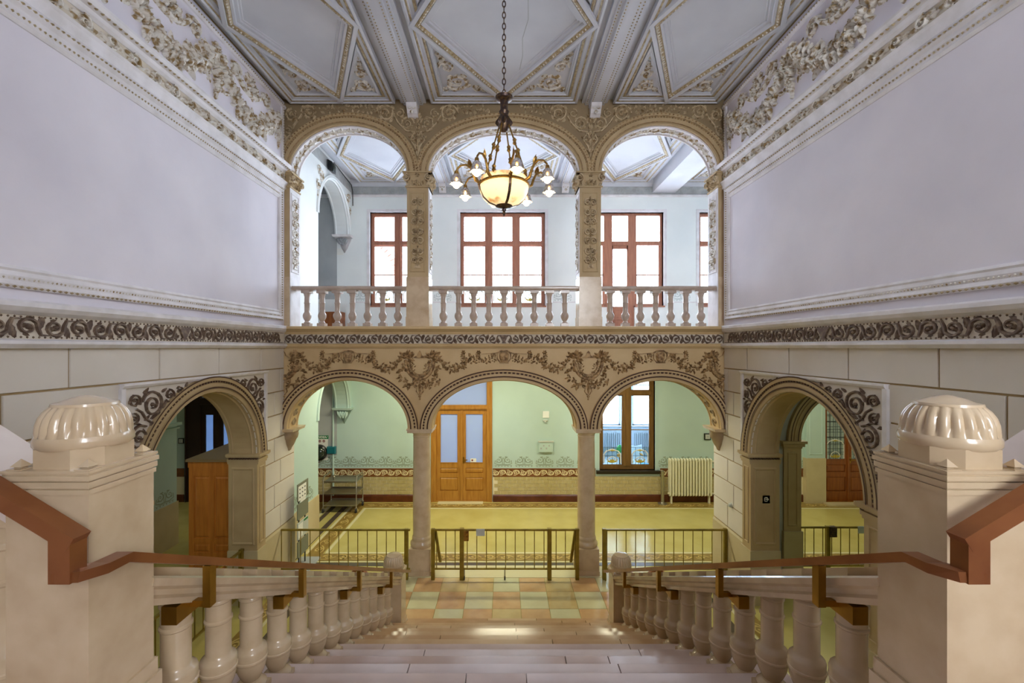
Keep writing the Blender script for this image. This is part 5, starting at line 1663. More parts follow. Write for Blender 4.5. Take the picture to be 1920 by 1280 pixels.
# ------------------------------------------------------------------ brass handrails
for s in (-1, 1):
    xr = 1.43
    t = thing('handrail', 'brass handrail on bent brackets along the %s stair balustrade' % ('left' if s < 0 else 'right'), 'handrail', (s * xr, 6.4, .5))
    zr = lambda y: 1.16 + (6.45 - y) * .529
    pts = [(s * 1.47, 6.62, zr(6.62)), (s * xr, 6.5, zr(6.5)), (s * xr, 1.62, zr(1.62)), (s * xr, 1.53, zr(1.62) + .005), (s * 1.44, 1.46, 3.735), (s * 1.50, 1.46, 3.735)]
    obj('rail', MB().bar(pts, .062, .035), 'rail_brass', t)
    m = B(min(s * 1.44, s * 1.51), max(s * 1.44, s * 1.51), 1.43, 1.49, 3.715, 3.87)
    obj('rail_riser', m, 'rail_brass', t)
    obj('upper_rail', MB().bar([(s * 1.44, 1.46, 3.845), (s * 3.2, 1.46, 3.845 + 1.76 * .63)], .062, .05), 'rail_brass', t)
    for y in (2.12, 3.10, 4.32, 5.55):
        z = zr(y)
        br = obj('bracket', MB().bar([(s * 1.60, y, z - .20), (s * (xr + .02), y, z - .20)], .03, .03).box(min(s * (xr - .0), s * (xr + .035)), max(s * (xr - .0), s * (xr + .035)), y - .022, y + .022, z - .215, z - .012), 'brass', t)
        obj('bracket_socket', B(min(s * 1.53, s * 1.60), max(s * 1.53, s * 1.60), y - .10, y + .10, z - .25, z - .165), 'brass', br)

# the stair stands 5 cm to the right of the hall's axis and its clear width is 3.1 m
for o in bpy.data.objects:
    if o.parent is None and o.name.split('.')[0] in ('staircase', 'stair_balustrade', 'handrail'):
        o.matrix_basis = T(.05, 0, 0) @ Matrix.Diagonal((1.55 / 1.5, 1, 1, 1)) @ o.matrix_basis
# ------------------------------------------------------------------ balcony balustrades
m = MB()
HB = Z(543, D) - UP
m.box(-.075, .075, -.075, .075, 0, .07)
m.lathe([(.055, .07), (.06, .085), (.045, .10), (.04, .115), (.06, .15), (.078, .19), (.08, .23), (.07, .265), (.055, .285), (.05, .30), (.052, .46), (.06, .475), (.052, .49), (.05, .60), (.06, .64), (.07, HB - .05)], 14)
m.box(-.085, .085, -.085, .085, HB - .055, HB)
BB = mesh_of(m, 'baluster', 'baluster_stone', True, 35)
for c, a0, a1, n, nm in ((-292 * q, -400 * q, -182 * q, 7, 'left'), (0, -142 * q, 142 * q, 9, 'middle'), (292 * q, 182 * q, 400 * q, 7, 'right')):
    t = thing('balcony_balustrade', 'pale stone balcony balustrade with turned balusters in the %s upper arch' % nm, 'balustrade', (c, D + .15, UP))
    zt = Z(535.5, D)
    pr = [(-.11, 0), (.11, 0), (.13, .03), (.13, .055), (.11, zt - UP - HB), (-.11, zt - UP - HB), (-.13, .055), (-.13, .03)]
    obj('rail', MB().prism(pr, lambda a, b, x: (x, D + .15 + a, UP + HB + b), a0, a1), 'baluster_stone', t)
    w = a1 - a0
    for k in range(n):
        off = {'left': .3, 'middle': 0, 'right': -.3}[nm]
        sp = 28.9 * q
        x = c + (k - (n - 1) / 2) * sp + (.03 if nm == 'left' else -.03 if nm == 'right' else 0)
        link('baluster', BB, t, T(x, D + .15, UP))

# ------------------------------------------------------------------ brass barriers and gates
def barrier(name, label, x0, x1, y, bars_n=None, posts=(), z0=.23, z1=.985, group=None, M=None, step=.184, skip_end=False):
    t = link(name, None, None, M if M is not None else T((x0 + x1) / 2, y, 0), label=label, cat='barrier', group=group)
    MM = M
    def o(nm_, mb, mt='brass_paint'): return obj(nm_, mb, mt, t, MM)
    if MM is not None: y = 0
    o('top_rail', B(x0, x1, y - .02, y + .02, z1 - .03, z1))
    o('bottom_rail', B(x0, x1, y - .015, y + .015, z0 - .025, z0))
    n = max(2, round((x1 - x0) / step))
    if ('b', step) not in ORN:
        ORN[('b', step)] = mesh_of(MB().lathe([(.0085, z0), (.0085, z1 - .03)], 6), 'bar', 'brass_paint', True)
    for k in range(n):
        x = x0 + (x1 - x0) * (k + .5) / n
        link('bar', ORN[('b', step)], t, (MM if MM is not None else Matrix.Identity(4)) @ T(x, y, 0))
    for p in posts:
        o('post', B(p - .035, p + .035, y - .03, y + .03, 0, z1 + .01))
    return t
gy = 8.36
gx = lambda px: X(px, gy)
barrier('brass_barrier', 'fixed brass barrier across the left lower arch', gx(519), gx(769), gy, posts=(gx(521), gx(762)))
barrier('brass_barrier', 'fixed brass barrier across the right lower arch', gx(1129), gx(1362), gy, posts=(gx(1133), gx(1360)))
g = barrier('brass_barrier', 'short brass barrier side panel next to the left column plinth', gx(810), gx(862), gy, posts=(gx(812),))
obj('stay', MB().bar([(gx(816), gy + .0, .98), (gx(822), gy + .25, .23)], .05, .03), 'brass_paint', g)
g = barrier('brass_barrier', 'short brass barrier side panel next to the right column plinth', gx(1034), gx(1086), gy, posts=(gx(1082),))
obj('stay', MB().bar([(gx(1079), gy + .0, .98), (gx(1074), gy + .25, .23)], .05, .03), 'brass_paint', g)
g = barrier('brass_gate', 'brass gate with lock box and casters in the central lower arch', gx(867), gx(1029), gy, posts=())
for p in (866, 1030):
    obj('gate_post', B(gx(p) - .04, gx(p) + .04, gy - .04, gy + .04, 0, 1.0), 'brass_paint', g)
obj('lock_box', B(gx(870), gx(879), gy - .05, gy + .03, Z(1012, gy), Z(993, gy)), 'bronze_gold', g)
obj('gate_notice', B(gx(893), gx(909), gy - .035, gy - .028, Z(1003, gy), Z(990, gy)), 'paper_grey', g)
for p in (870.5, 946.5):
    c = obj('caster_stem', B(gx(p) - .012, gx(p) + .012, gy - .012, gy + .012, .06, .23), 'steel', g)
    obj('caster_wheel', MB().lathe([(.02, -.014), (.04, -.012), (.04, .012), (.02, .014)], 14).mapped(lambda x, y, z: (gx(p) + z, gy + x, .042 + y)), 'rubber', c, smooth=True)
# barrier in the left side arch (runs along the wall) and gate seen through the right one
M = frame((-4.56, 0, 0), (0, 1, 0), (-1, 0, 0), (0, 0, 1))
barrier('brass_barrier', 'low brass barrier inside the left side arch', 5.2, 7.54, 0, posts=(5.25, 7.50), M=M)
M = frame((4.56, 0, 0), (0, 1, 0), (-1, 0, 0), (0, 0, 1))
g2y = 8.48
g2 = barrier('brass_gate', 'dark brass gate across the inner arch beyond the right side arch', X(1501, g2y), X(1668, g2y), g2y, posts=(X(1552, g2y), X(1650, g2y)))
obj('lock_box', B(X(1553, g2y), X(1566, g2y), g2y - .05, g2y + .03, Z(1005, g2y), Z(986, g2y)), 'bronze', g2)
obj('gate_notice', B(X(1606, g2y), X(1621, g2y), g2y - .04, g2y - .03, Z(998, g2y), Z(985, g2y)), 'paper_grey', g2)

# small gabled wooden frames standing behind the balustrades
for s, px in ((-1, 672), (1, 1232)):
    Y = 7.7
    xc = X(px, Y)
    z = Z(1065, Y)
    t = thing('gabled_frame', 'small brown gabled wooden frame just behind the %s stair balustrade' % ('left' if s < 0 else 'right'), 'frame', (xc, Y, 0))
    hw = .20
    obj('gable', MB().bar([(xc - hw, Y, z - .14), (xc, Y, z), (xc + hw, Y, z - .14)], .05, .05, up=(0, 1, 0)), 'oak_red', t)
    for e in (-1, 1):
        obj('upright', B(xc + e * hw - .025, xc + e * hw + .025, Y - .025, Y + .025, 0, z - .13), 'oak_red', t)
    obj('infill', B(xc - hw, xc + hw, Y - .005, Y + .005, .02, z - .15), 'floor_cream', t)

# ------------------------------------------------------------------ chandelier
CY = 5.85
K = .911
ch = thing('chandelier', 'bronze chandelier with alabaster bowl and eight glass-shaded bulbs on a long chain', 'chandelier', (0, CY, 6.5))
cz = lambda py: Z(py, CY)
zc0 = cz(178)
LINK = MB()
lk = [(.022 * math.cos(2 * PI * k / 10), 0, .045 * math.sin(2 * PI * k / 10)) for k in range(11)]
LINK.tube(lk, .0075, 5, False)
LKM = mesh_of(LINK, 'chain_link', 'bronze', True)
n = int((CEIL + .06 - zc0) / .075)
for k in range(n + 1):
    link('chain_link', LKM, ch, T(0, CY, zc0 + .03 + .075 * k) @ RZ(PI / 2 * (k % 2)))
obj('crown', MB().lathe([(.02 * K, zc0 + .02 * K), (.06 * K, zc0), (.13 * K, zc0 - .03 * K), (.12 * K, zc0 - .07 * K), (.06 * K, zc0 - .10 * K), (.055 * K, zc0 - .22 * K), (.075 * K, zc0 - .25 * K), (.06 * K, zc0 - .30 * K), (.09 * K, zc0 - .36 * K), (.10 * K, zc0 - .42 * K), (.07 * K, zc0 - .50 * K), (.05 * K, zc0 - .54 * K), (.02 * K, zc0 - .56 * K)], 16, (0, CY, 0)), 'bronze', ch, smooth=True)
m = MB()
for k in range(8):
    a = 2 * PI * k / 8
    f = lambda u, v, w: (math.cos(a) * (.07 + w) - math.sin(a) * u, CY + math.sin(a) * (.07 + w) + math.cos(a) * u, zc0 - .42 + v)
    mm = MB().leaf(0, 0, PI / 2, .10, .06, .05)
    m.add([f(*p) for p in mm.v], mm.f)
obj('crown_leaves', m, 'bronze', ch, smooth=True)
zr0, zr1 = zc0 - .42 * K, cz(338)
RB = .36 * K
for k in range(4):
    a = PI / 4 + PI / 2 * k + .35
    p0 = Vector((.06 * math.cos(a), CY + .06 * math.sin(a), zr0))
    p1 = Vector((RB * math.cos(a), CY + RB * math.sin(a), zr1))
    r = obj('suspension_rod', MB().tube([p0, p1], .011, 6), 'bronze_gold', ch, smooth=True)
    m = MB()
    for t in (.36, .55, .93):
        p = p0.lerp(p1, t)
        m.lathe([(.008, -.05), (.028, -.03), (.02, 0), (.03, .025), (.008, .05)], 8, p)
    obj('rod_knot', m, 'bronze_gold', r, smooth=True)
zb0, zb1 = cz(388), cz(337)
prof = [(.10 * K, zb0 + .01 * K), (.22 * K, zb0 + .05 * K), (.31 * K, zb0 + .13 * K), (.355 * K, zb0 + .22 * K), (.365 * K, zb0 + .29 * K), (.34 * K, zb0 + .34 * K), (.355 * K, zb0 + .37 * K), (.35 * K, zb0 + .41 * K), (.33 * K, zb1)]
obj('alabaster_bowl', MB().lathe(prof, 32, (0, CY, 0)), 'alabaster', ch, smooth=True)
obj('bowl_rim', MB().lathe([(.365 * K, zb0 + .30 * K), (.385 * K, zb0 + .31 * K), (.375 * K, zb0 + .335 * K), (.35 * K, zb0 + .33 * K)], 32, (0, CY, 0)), 'bronze_gold', ch, smooth=True)
obj('bowl_boss', MB().lathe([(.03 * K, zb0 - .06 * K), (.035 * K, zb0 - .035 * K), (.012 * K, zb0 - .025 * K), (.10 * K, zb0 - .01 * K), (.13 * K, zb0 + .01 * K), (.12 * K, zb0 + .025 * K), (.05 * K, zb0 + .03 * K)], 20, (0, CY, 0)), 'bronze', ch, smooth=True)
obj('bowl_pendant', MB().lathe([(.004 * K, zb0 - .14 * K), (.02 * K, zb0 - .11 * K), (.028 * K, zb0 - .09 * K), (.012 * K, zb0 - .06 * K)], 10, (0, CY, 0)), 'bronze', ch, smooth=True)
for k in range(8):
    a = -PI / 2 + math.radians(14) + PI / 4 * k
    ca, sa = math.cos(a), math.sin(a)
    R = lambda r, z: (r * ca, CY + r * sa, z)
    Q = lambda r, dz: R(r * K, zt + dz * K)
    if k % 2 == 0:
        st_ = obj('bowl_strap', MB().bar([R(r * 1.012, z) for r, z in prof[:7]], .035, .012, up=(ca, sa, .2)), 'bronze', ch)
    zt = zb0 + .33 * K
    path = [Q(.37, 0), Q(.43, .03), Q(.46, .12), Q(.50, .20), Q(.57, .24), Q(.65, .22), Q(.70, .16), Q(.71, .11)]
    arm = obj('lamp_arm', MB().tube(path, [.022, .02, .018, .016, .015, .014, .013, .013], 7), 'bronze_gold', ch, smooth=True)
    f = lambda u, v, w: (ca * (.50 * K + u) - sa * w, CY + sa * (.50 * K + u) + ca * w, zt + .20 * K + v)
    mm = MB().leaf(0, 0, 1.9, .13, .04, .015, curl=-.9)
    mm.leaf(.02, .02, .9, .09, .03, .015, curl=.9)
    m = MB().add([f(*p) for p in mm.v], mm.f)
    obj('arm_leaf', m, 'bronze_gold', arm, smooth=True)
    c = Q(.71, .11)
    obj('lamp_holder', MB().lathe([(.012, .03), (.025, .02), (.03, -.02), (.028, -.05)], 10, c), 'bronze_gold', arm, smooth=True)
    rows = []
    for r, z in ((.030, -.02), (.055, -.045), (.066, -.085), (.070, -.12), (.085, -.15)):
        rows.append([(c[0] + r * (1 + (.10 * math.cos(6 * 2 * PI * j / 24) if z < -.1 else 0)) * math.cos(2 * PI * j / 24), c[1] + r * (1 + (.10 * math.cos(6 * 2 * PI * j / 24) if z < -.1 else 0)) * math.sin(2 * PI * j / 24), c[2] + z) for j in range(24)])
    obj('glass_shade', MB().grid(rows, cv=True), 'shade_glass', arm, smooth=True, angle=80)
    obj('bulb', MB().lathe([(.012, -.05), (.022, -.08), (.042, -.13), (.046, -.155), (.038, -.185), (.018, -.202), (.002, -.206)], 14, c), 'bulb', arm, smooth=True)

# ------------------------------------------------------------------ furniture and fittings
# panelled wooden booth behind the left arch
fx = lambda px, Y: X(px, Y)
bx0, bx1, by0, by1, bh = fx(354, 8.55), -5.0, 8.55, 10.1, 2.24
t = thing('wooden_booth', 'orange-brown panelled wooden booth standing behind the left side arch', 'booth', ((bx0 + bx1) / 2, by0, 0))
obj('booth_body', B(bx0, bx1, by0 + .03, by1, 0, bh), 'booth_wood', t)
obj('booth_roof', MB().hexa([(bx0 - .04, by0 - .04, bh), (bx1, by0 - .04, bh), (bx1, by1, bh), (bx0 - .04, by1, bh), (bx0 - .04, by0 - .04, bh + .05), (bx1, by0 - .04, bh + .05), (bx1, by1, bh + .08), (bx0 - .04, by1, bh + .08)]), 'booth_top', t)
obj('booth_cornice', B(bx0 - .02, bx1, by0 - .0, by0 + .03, bh - .12, bh), 'booth_wood', t)
cols_ = [bx0, bx0 + .40, bx0 + .80, bx0 + 1.2]
rows_ = [(.05, .30), (.36, .62), (.68, .74), (.80, 1.98)]
mb = MB()
for k in range(3):
    a, b = cols_[k] + .10, cols_[k + 1] + .02
    for c, d in ((.05, .36), (.44, .62), (.72, 1.95)):
        m = B(a, b, by0 + .015, by0 + .03, c, d)
        m.hexa([(a + .02, by0 + .015, c + .02), (b - .02, by0 + .015, c + .02), (b - .02, by0 + .015, d - .02), (a + .02, by0 + .015, d - .02), (a + .05, by0 + .0, c + .05), (b - .05, by0 + .0, c + .05), (b - .05, by0 + .0, d - .05), (a + .05, by0 + .0, d - .05)])
        obj('booth_panel', m, 'booth_wood', t)
for k in range(4):
    obj('booth_stile', B(cols_[k] + (0 if k == 0 else .02), cols_[k] + .10, by0, by0 + .03, 0, bh - .12), 'booth_wood', t)
for c, d in ((0, .05), (.36, .44), (.62, .72), (1.95, bh - .12)):
    for k in range(3):
        obj('booth_rail', B(cols_[k] + .10, cols_[k + 1] + .02, by0 + .002, by0 + .03, c, d), 'booth_wood', t)

# steel trolley
ty0, ty1 = 11.75, 12.3
tx0, tx1 = -4.92, -4.02
t = thing('trolley', 'stainless steel serving trolley with three shelves against the tiled dado', 'trolley', ((tx0 + tx1) / 2, 12.0, 0))
for x in (tx0, tx1):
    obj('side_frame', MB().tube([(x, ty0, .12), (x, ty0, .90), (x, ty0 + .06, .97), (x, ty1 - .06, .97), (x, ty1, .90), (x, ty1, .12)], .016, 8), 'steel', t, smooth=True)
    for y in (ty0, ty1):
        w = obj('caster', MB().lathe([(.03, -.02), (.06, -.018), (.06, .018), (.03, .02)], 16).mapped(lambda a, b, c: (x + c, y + a, .062 + b)), 'rubber', t, smooth=True)
        obj('caster_fork', B(x - .028, x + .028, y - .02, y + .02, .06, .14), 'steel', w)
for z in (.17, .50, .82):
    m = B(tx0, tx1, ty0, ty1, z, z + .008)
    m.box(tx0, tx1, ty0, ty0 + .01, z, z + .04).box(tx0, tx1, ty1 - .01, ty1, z, z + .04)
    obj('shelf', m, 'steel', t)
obj('tap_bottle', MB().lathe([(.03, 0), (.032, .01), (.032, .08), (.012, .10), (.012, .13), (.018, .14)], 10, (-4.72, 12.0, .828)), 'steel', label='small steel bottle on the trolley top shelf', cat='bottle')

# standing information boards
sx, sy0, sy1 = -4.14, 8.66, 9.13
t = thing('sign_stand', 'grey information stand with stacked boards and papers behind the left barrier', 'sign stand', (sx, 8.9, 0))
obj('base_plate', MB().hexa([(sx - .22, sy0 - .12, 0), (sx + .22, sy0 - .12, 0), (sx + .22, sy1 + .12, 0), (sx - .22, sy1 + .12, 0), (sx - .20, sy0 - .10, .035), (sx + .20, sy0 - .10, .035), (sx + .20, sy1 + .10, .035), (sx - .20, sy1 + .10, .035)]), 'grey_paint', t)
for y in (sy0 + .10, sy1 - .10):
    obj('pole', B(sx - .03, sx - .012, y - .012, y + .012, .03, 1.72), 'rubber', t)
for z0_, z1_, m_ in ((1.40, 1.74, 'grey_board'), (1.02, 1.34, 'grey_board'), (.62, .96, 'paper_grey'), (.26, .58, 'grey_board')):
    b_ = obj('board', B(sx - .012, sx + .004, sy0, sy1, z0_, z1_), m_, t)
    if z0_ > 1.3:
        pp = obj('paper_sheet', B(sx + .004, sx + .007, sy0 + .03, sy1 - .10, z0_ + .0, z1_ - .05), 'paper', b_)
        for k in range(3):
            for j in range(3):
                obj('icon', B(sx + .007, sx + .009, sy0 + .07 + .11 * k, sy0 + .11 + .11 * k, z0_ + .05 + .08 * j, z0_ + .075 + .08 * j), 'ink', b_)
    if .6 < z0_ < .7:
        obj('paper_sheet', B(sx + .004, sx + .007, sy0 + .03, sy0 + .22, z0_ + .03, z1_ - .04), 'paper', b_)
        obj('green_corner', B(sx + .004, sx + .007, sy1 - .2, sy1 - .02, z1_ - .05, z1_ - .01), 'green_sign', b_)
obj('card_strip', B(sx - .002, sx + .006, sy0 + .12, sy1 - .12, 1.345, 1.395), 'paper', t)

# wall-mounted defibrillator with its sign
wy = BW - .012
def wbox(name, px0, px1, py0, py1, dpt, m, parent=None, **kw):
    return obj(name, B(bx(px0), bx(px1), BW - dpt, BW - .001, bz(py1), bz(py0)), m, parent, **kw)
t = thing('defibrillator_sign', 'green and white defibrillator sign above a round black wall cabinet', 'sign', (bx(600), BW, bz(845)))
wbox('sign_board', 586, 615, 817, 862, .012, 'paper', t)
wbox('green_header', 586, 616, 816, 822.5, .016, 'green_sign', t)
def text(name, s, x, y, z, size, material, parent, M=None, bold=0.0):
    cu = bpy.data.curves.new(name, 'FONT')
    cu.body = s
    cu.size = size
    cu.align_x = 'CENTER'
    cu.align_y = 'CENTER'
    cu.extrude = .002
    cu.offset = bold
    cu.materials.append(MATS[material])
    tmp = bpy.data.objects.new('tmp', cu)
    col.objects.link(tmp)
    me = bpy.data.meshes.new_from_object(tmp.evaluated_get(bpy.context.evaluated_depsgraph_get()))
    bpy.data.objects.remove(tmp)
    return link(name, me, parent, M if M is not None else frame((x, y, z), (1, 0, 0), (0, 0, 1), (0, -1, 0)))
text('lettering', 'AED/DEA', bx(601), BW - .018, bz(819.2), .085, 'paper', t, bold=.002)
for px_ in (589.5, 612.5):
    obj('tick_mark', MB().ridge([(bx(px_) - .025, bz(819)), (bx(px_) - .005, bz(820.5)), (bx(px_) + .03, bz(817.5))], .007, .003).mapped(lambda u, v, w: (u, BW - .016 - w, v)), 'paper', t)
for px_ in (592.5, 600, 607.5):
    ring_ = MB()
    ring_.grid([[(bx(px_) + r * math.cos(2 * PI * k / 20), BW - .014, bz(826.5) + r * math.sin(2 * PI * k / 20)) for k in range(20)] for r in (.022, .038)], cv=True)
    obj('round_icon', ring_, 'red_mark', t)
    obj('round_icon_mark', B(bx(px_) - .01, bx(px_) + .01, BW - .015, BW - .012, bz(827.5), bz(825.3)), 'red_mark', t)
cxw, czw = bx(599.5), bz(847.5)
f = lambda x, y, z: (cxw + x, BW - .012 - z, czw + y)
obj('cabinet_ring', MB().lathe([(.19, 0), (.235, .01), (.235, .08), (.20, .11), (.19, .09)], 32).mapped(f), 'black', t, smooth=True)
mat('smoked_plastic', (30, 40, 34), 0.08, (50, 62, 52), 20, 0.4, 0.6)
obj('cabinet_dome', MB().lathe([(.195, .09), (.17, .13), (.12, .165), (.06, .185), (.01, .19)], 32).mapped(f), 'smoked_plastic', t, smooth=True)
hp = [(0, -.06), (.05, 0), (.05, .03), (.025, .045), (0, .025), (-.025, .045), (-.05, .03), (-.05, 0)]
obj('heart_mark', MB().prism(hp, lambda a, b, c: (cxw - .06 + a, BW - .19 - c, czw - .03 + b), 0, .012), 'paper', t)
obj('base_dot', B(cxw - .03, cxw - .01, BW - .01, BW - .001, czw - .31, czw - .27), 'red_mark', t)
obj('wall_dispenser', MB().bev(bx(615), bx(631), -(bz(836)), -(bz(849.5)), 0, .11, .02).mapped(lambda a, b, c: (a, BW - .001 - c, -b)), 'teal', label='teal dispenser box fixed on the pipe beside the defibrillator', cat='dispenser')
obj('wall_pipe', MB().tube([(bx(626), BW - .05, .2), (bx(626), BW - .05, 4.4)], .026, 10), 'mint', label='vertical painted pipe running up the wall behind the trolley', cat='pipe', smooth=True)

# radiator
t = thing('radiator', 'cream cast-iron column radiator below the right lower arch', 'radiator', (bx(1290), BW - .12, .1))
RX0, RX1 = bx(1250), bx(1331)
rz0, rz1 = bz(926), bz(858.5)
nr = 15
m = MB()
wR = (RX1 - RX0) / nr
for dy in (-.055, .055):
    m.tube([(0, dy, rz0 + .02), (0, dy, rz1 - .03)], .026, 8)
m.tube([(0, -.055, rz1 - .03), (0, -.03, rz1), (0, .03, rz1), (0, .055, rz1 - .03)], .028, 8)
m.tube([(0, -.055, rz0 + .03), (0, 0, rz0), (0, .055, rz0 + .03)], .028, 8)
RM = mesh_of(m, 'radiator_section', 'radiator_paint', True)
for k in range(nr):
    link('radiator_section', RM, t, T(RX0 + wR * (k + .5), BW - .12, 0))
obj('radiator_pipe', MB().tube([(RX0 - .02, BW - .12, rz0 + .06), (RX1 + .09, BW - .12, rz0 + .06), (RX1 + .09, BW - .12, 0)], .022, 8), 'radiator_paint', t, smooth=True)
obj('radiator_valve', MB().tube([(RX0, BW - .12, rz1 - .06), (RX1 + .10, BW - .12, rz1 - .06)], .020, 8).lathe([(.03, -.02), (.035, .0), (.03, .03)], 10, (RX1 + .1, BW - .12, rz1 - .06)), 'radiator_paint', t, smooth=True)
for x in (RX0 + wR, RX1 - wR):
    obj('radiator_foot', B(x - .02, x + .02, BW - .16, BW - .08, 0, rz0), 'radiator_paint', t)
# stanchion post under the lower window
t = thing('stanchion', 'slim brass-coloured stanchion standing against the dado left of the radiator', 'stanchion', (bx(1238), BW - .2, 0))
xS = bx(1238)
obj('pole', MB().lathe([(.045, .02), (.045, .9), (.05, .91), (.05, .95), (.01, .96)], 14, (xS, BW - .18, 0)), 'steel', t, smooth=True)
obj('foot', MB().lathe([(.13, 0), (.13, .015), (.06, .03), (.045, .06)], 18, (xS, BW - .18, 0)), 'steel', t, smooth=True)
# things fixed on the mint wall
t = obj('control_panel', B(bx(1010), bx(1036.5), BW - .06, BW - .001, bz(846.5), bz(827)), 'mint', label='pale control box on the mint wall between the columns', cat='control box')
obj('panel_lid', B(bx(1009), bx(1037.5), BW - .075, BW - .02, bz(828), bz(825.5)), 'paper_grey', t)
for k in range(4):
    obj('panel_line', B(bx(1013 + 5 * k), bx(1015.5 + 5 * k), BW - .063, BW - .058, bz(841 - (k % 2) * 5), bz(838 - (k % 2) * 5)), 'grey_paint', t)
obj('wall_plate', B(bx(1017.5), bx(1029.5), BW - .02, BW - .001, bz(783), bz(770.5)), 'corridor_white', label='blank square plate high on the mint wall', cat='wall plate')
obj('wall_hook', MB().box(bx(1018), bx(1027), BW - .03, BW - .001, bz(789), bz(786.5)).box(bx(1021), bx(1024), BW - .06, BW - .001, bz(791), bz(789)), 'paper_grey', label='small white hook below the blank plate on the mint wall', cat='hook')
def switch_plate(label, px, py, r, Yw=BW):
    t = obj('switch_plate', B(X(px - r, Yw), X(px + r, Yw), Yw - .03, Yw - .001, Z(py + r, Yw), Z(py - r, Yw)), 'black', label=label, cat='switch')
    obj('switch_face', B(X(px - r * .72, Yw), X(px + r * .72, Yw), Yw - .036, Yw - .03, Z(py + r * .72, Yw), Z(py - r * .72, Yw)), 'paper_grey', t)
    obj('switch_button', B(X(px - r * .2, Yw), X(px + r * .2, Yw), Yw - .042, Yw - .036, Z(py + r * .25, Yw), Z(py - r * .25, Yw)), 'grey_paint', t)
switch_plate('black-framed wall switch above the radiator', 1326, 818, 6)
switch_plate('black-framed wall switch beside the dark wooden door', 340.5, 826, 5)
# exit sign on the right pilaster
Ye = AC + AR
t = obj('exit_sign', B(X(1429, Ye), X(1443, Ye), Ye - .012, Ye - .001 + .0, Z(943, Ye), Z(928, Ye)), 'exit_green', label='small dark green exit arrow sign on the right arch pilaster', cat='sign')
fx_ = lambda px: X(px, Ye)
fz_ = lambda py: Z(py, Ye)
obj('door_symbol', bars(MB(), [(fx_(1432), fx_(1433.2), fz_(939.5), fz_(931.5)), (fx_(1432), fx_(1438), fz_(932.7), fz_(931.5)), (fx_(1432), fx_(1438), fz_(939.5), fz_(938.3))], Ye - .016, Ye - .012), 'paper', t)
obj('arrow_symbol', MB().box(fx_(1434.5), fx_(1438.5), Ye - .016, Ye - .012, fz_(936.2), fz_(934.8)).prism([(fx_(1438), fz_(938.3)), (fx_(1441), fz_(935.5)), (fx_(1438), fz_(932.7))], lambda a, b, c: (a, c, b), Ye - .016, Ye - .012), 'paper', t)
# little bell knob on the right pier
f = lambda x, y, z: (HW - .014 - z, 8.22 + x, 1.55 + y)
zk = Z(947, 8.22)
t = obj('wall_button', MB().lathe([(.045, 0), (.045, .02), (.035, .03), (.03, .055), (.005, .06)], 14).mapped(lambda x, y, z: (HW - .012 - z, 8.22 + x, zk + y)), 'paper_grey', label='small round button on the right ashlar pier beside the exit sign arch', cat='button', smooth=True)
# black spotlight on the upper cross arch wall, and its cable
t = thing('wall_spotlight', 'black box spotlight mounted above the upper left cross arch', 'spotlight', (-4.4, 10.6, 9.0))
sy_, sz_ = 10.9, Z(313, 10.9)
obj('spot_body', MB().hexa([(-4.40, sy_ - .10, sz_ - .10), (-4.28, sy_ - .10, sz_ - .16), (-4.28, sy_ + .10, sz_ - .16), (-4.40, sy_ + .10, sz_ - .10), (-4.42, sy_ - .10, sz_ + .16), (-4.30, sy_ - .10, sz_ + .10), (-4.30, sy_ + .10, sz_ + .10), (-4.42, sy_ + .10, sz_ + .16)]), 'black', t)
obj('spot_bracket', B(-4.45, -4.38, sy_ - .03, sy_ + .03, sz_ - .05, sz_ + .05), 'black', t)
obj('spot_lens', B(-4.285, -4.272, sy_ - .07, sy_ + .07, sz_ - .12, sz_ + .06), 'smoked_plastic', t)
pts = [(-4.37, 11.1, 9.25), (-4.37, 11.9, 9.18), (-4.38, 12.4, 9.16), (-4.38, 12.5, 9.0), (-4.38, 12.52, 8.6)]
obj('cable', MB().tube(pts, .012, 6), 'black', label='black cable trailing along the upper corridor corner', cat='cable', smooth=True)
# upper left passage: low brown cupboard and pale plate
t = thing('low_cupboard', 'low brown wooden cupboard in the upper passage behind the left balusters', 'cupboard', (bx(632), BW - .2, UP))
obj('cupboard_body', B(bx(617), bx(647.5), BW - .35, BW - .01, UP, bz(586)), 'oak_red', t)
obj('cupboard_door', B(bx(619), bx(646), BW - .37, BW - .35, UP + .06, bz(588)), 'oak_red', t)
obj('paper_notice', B(bx(632), bx(644), BW - .008, BW - .001, bz(478), bz(466)), 'paper', label='pale square notice on the grey upper passage wall', cat='notice')

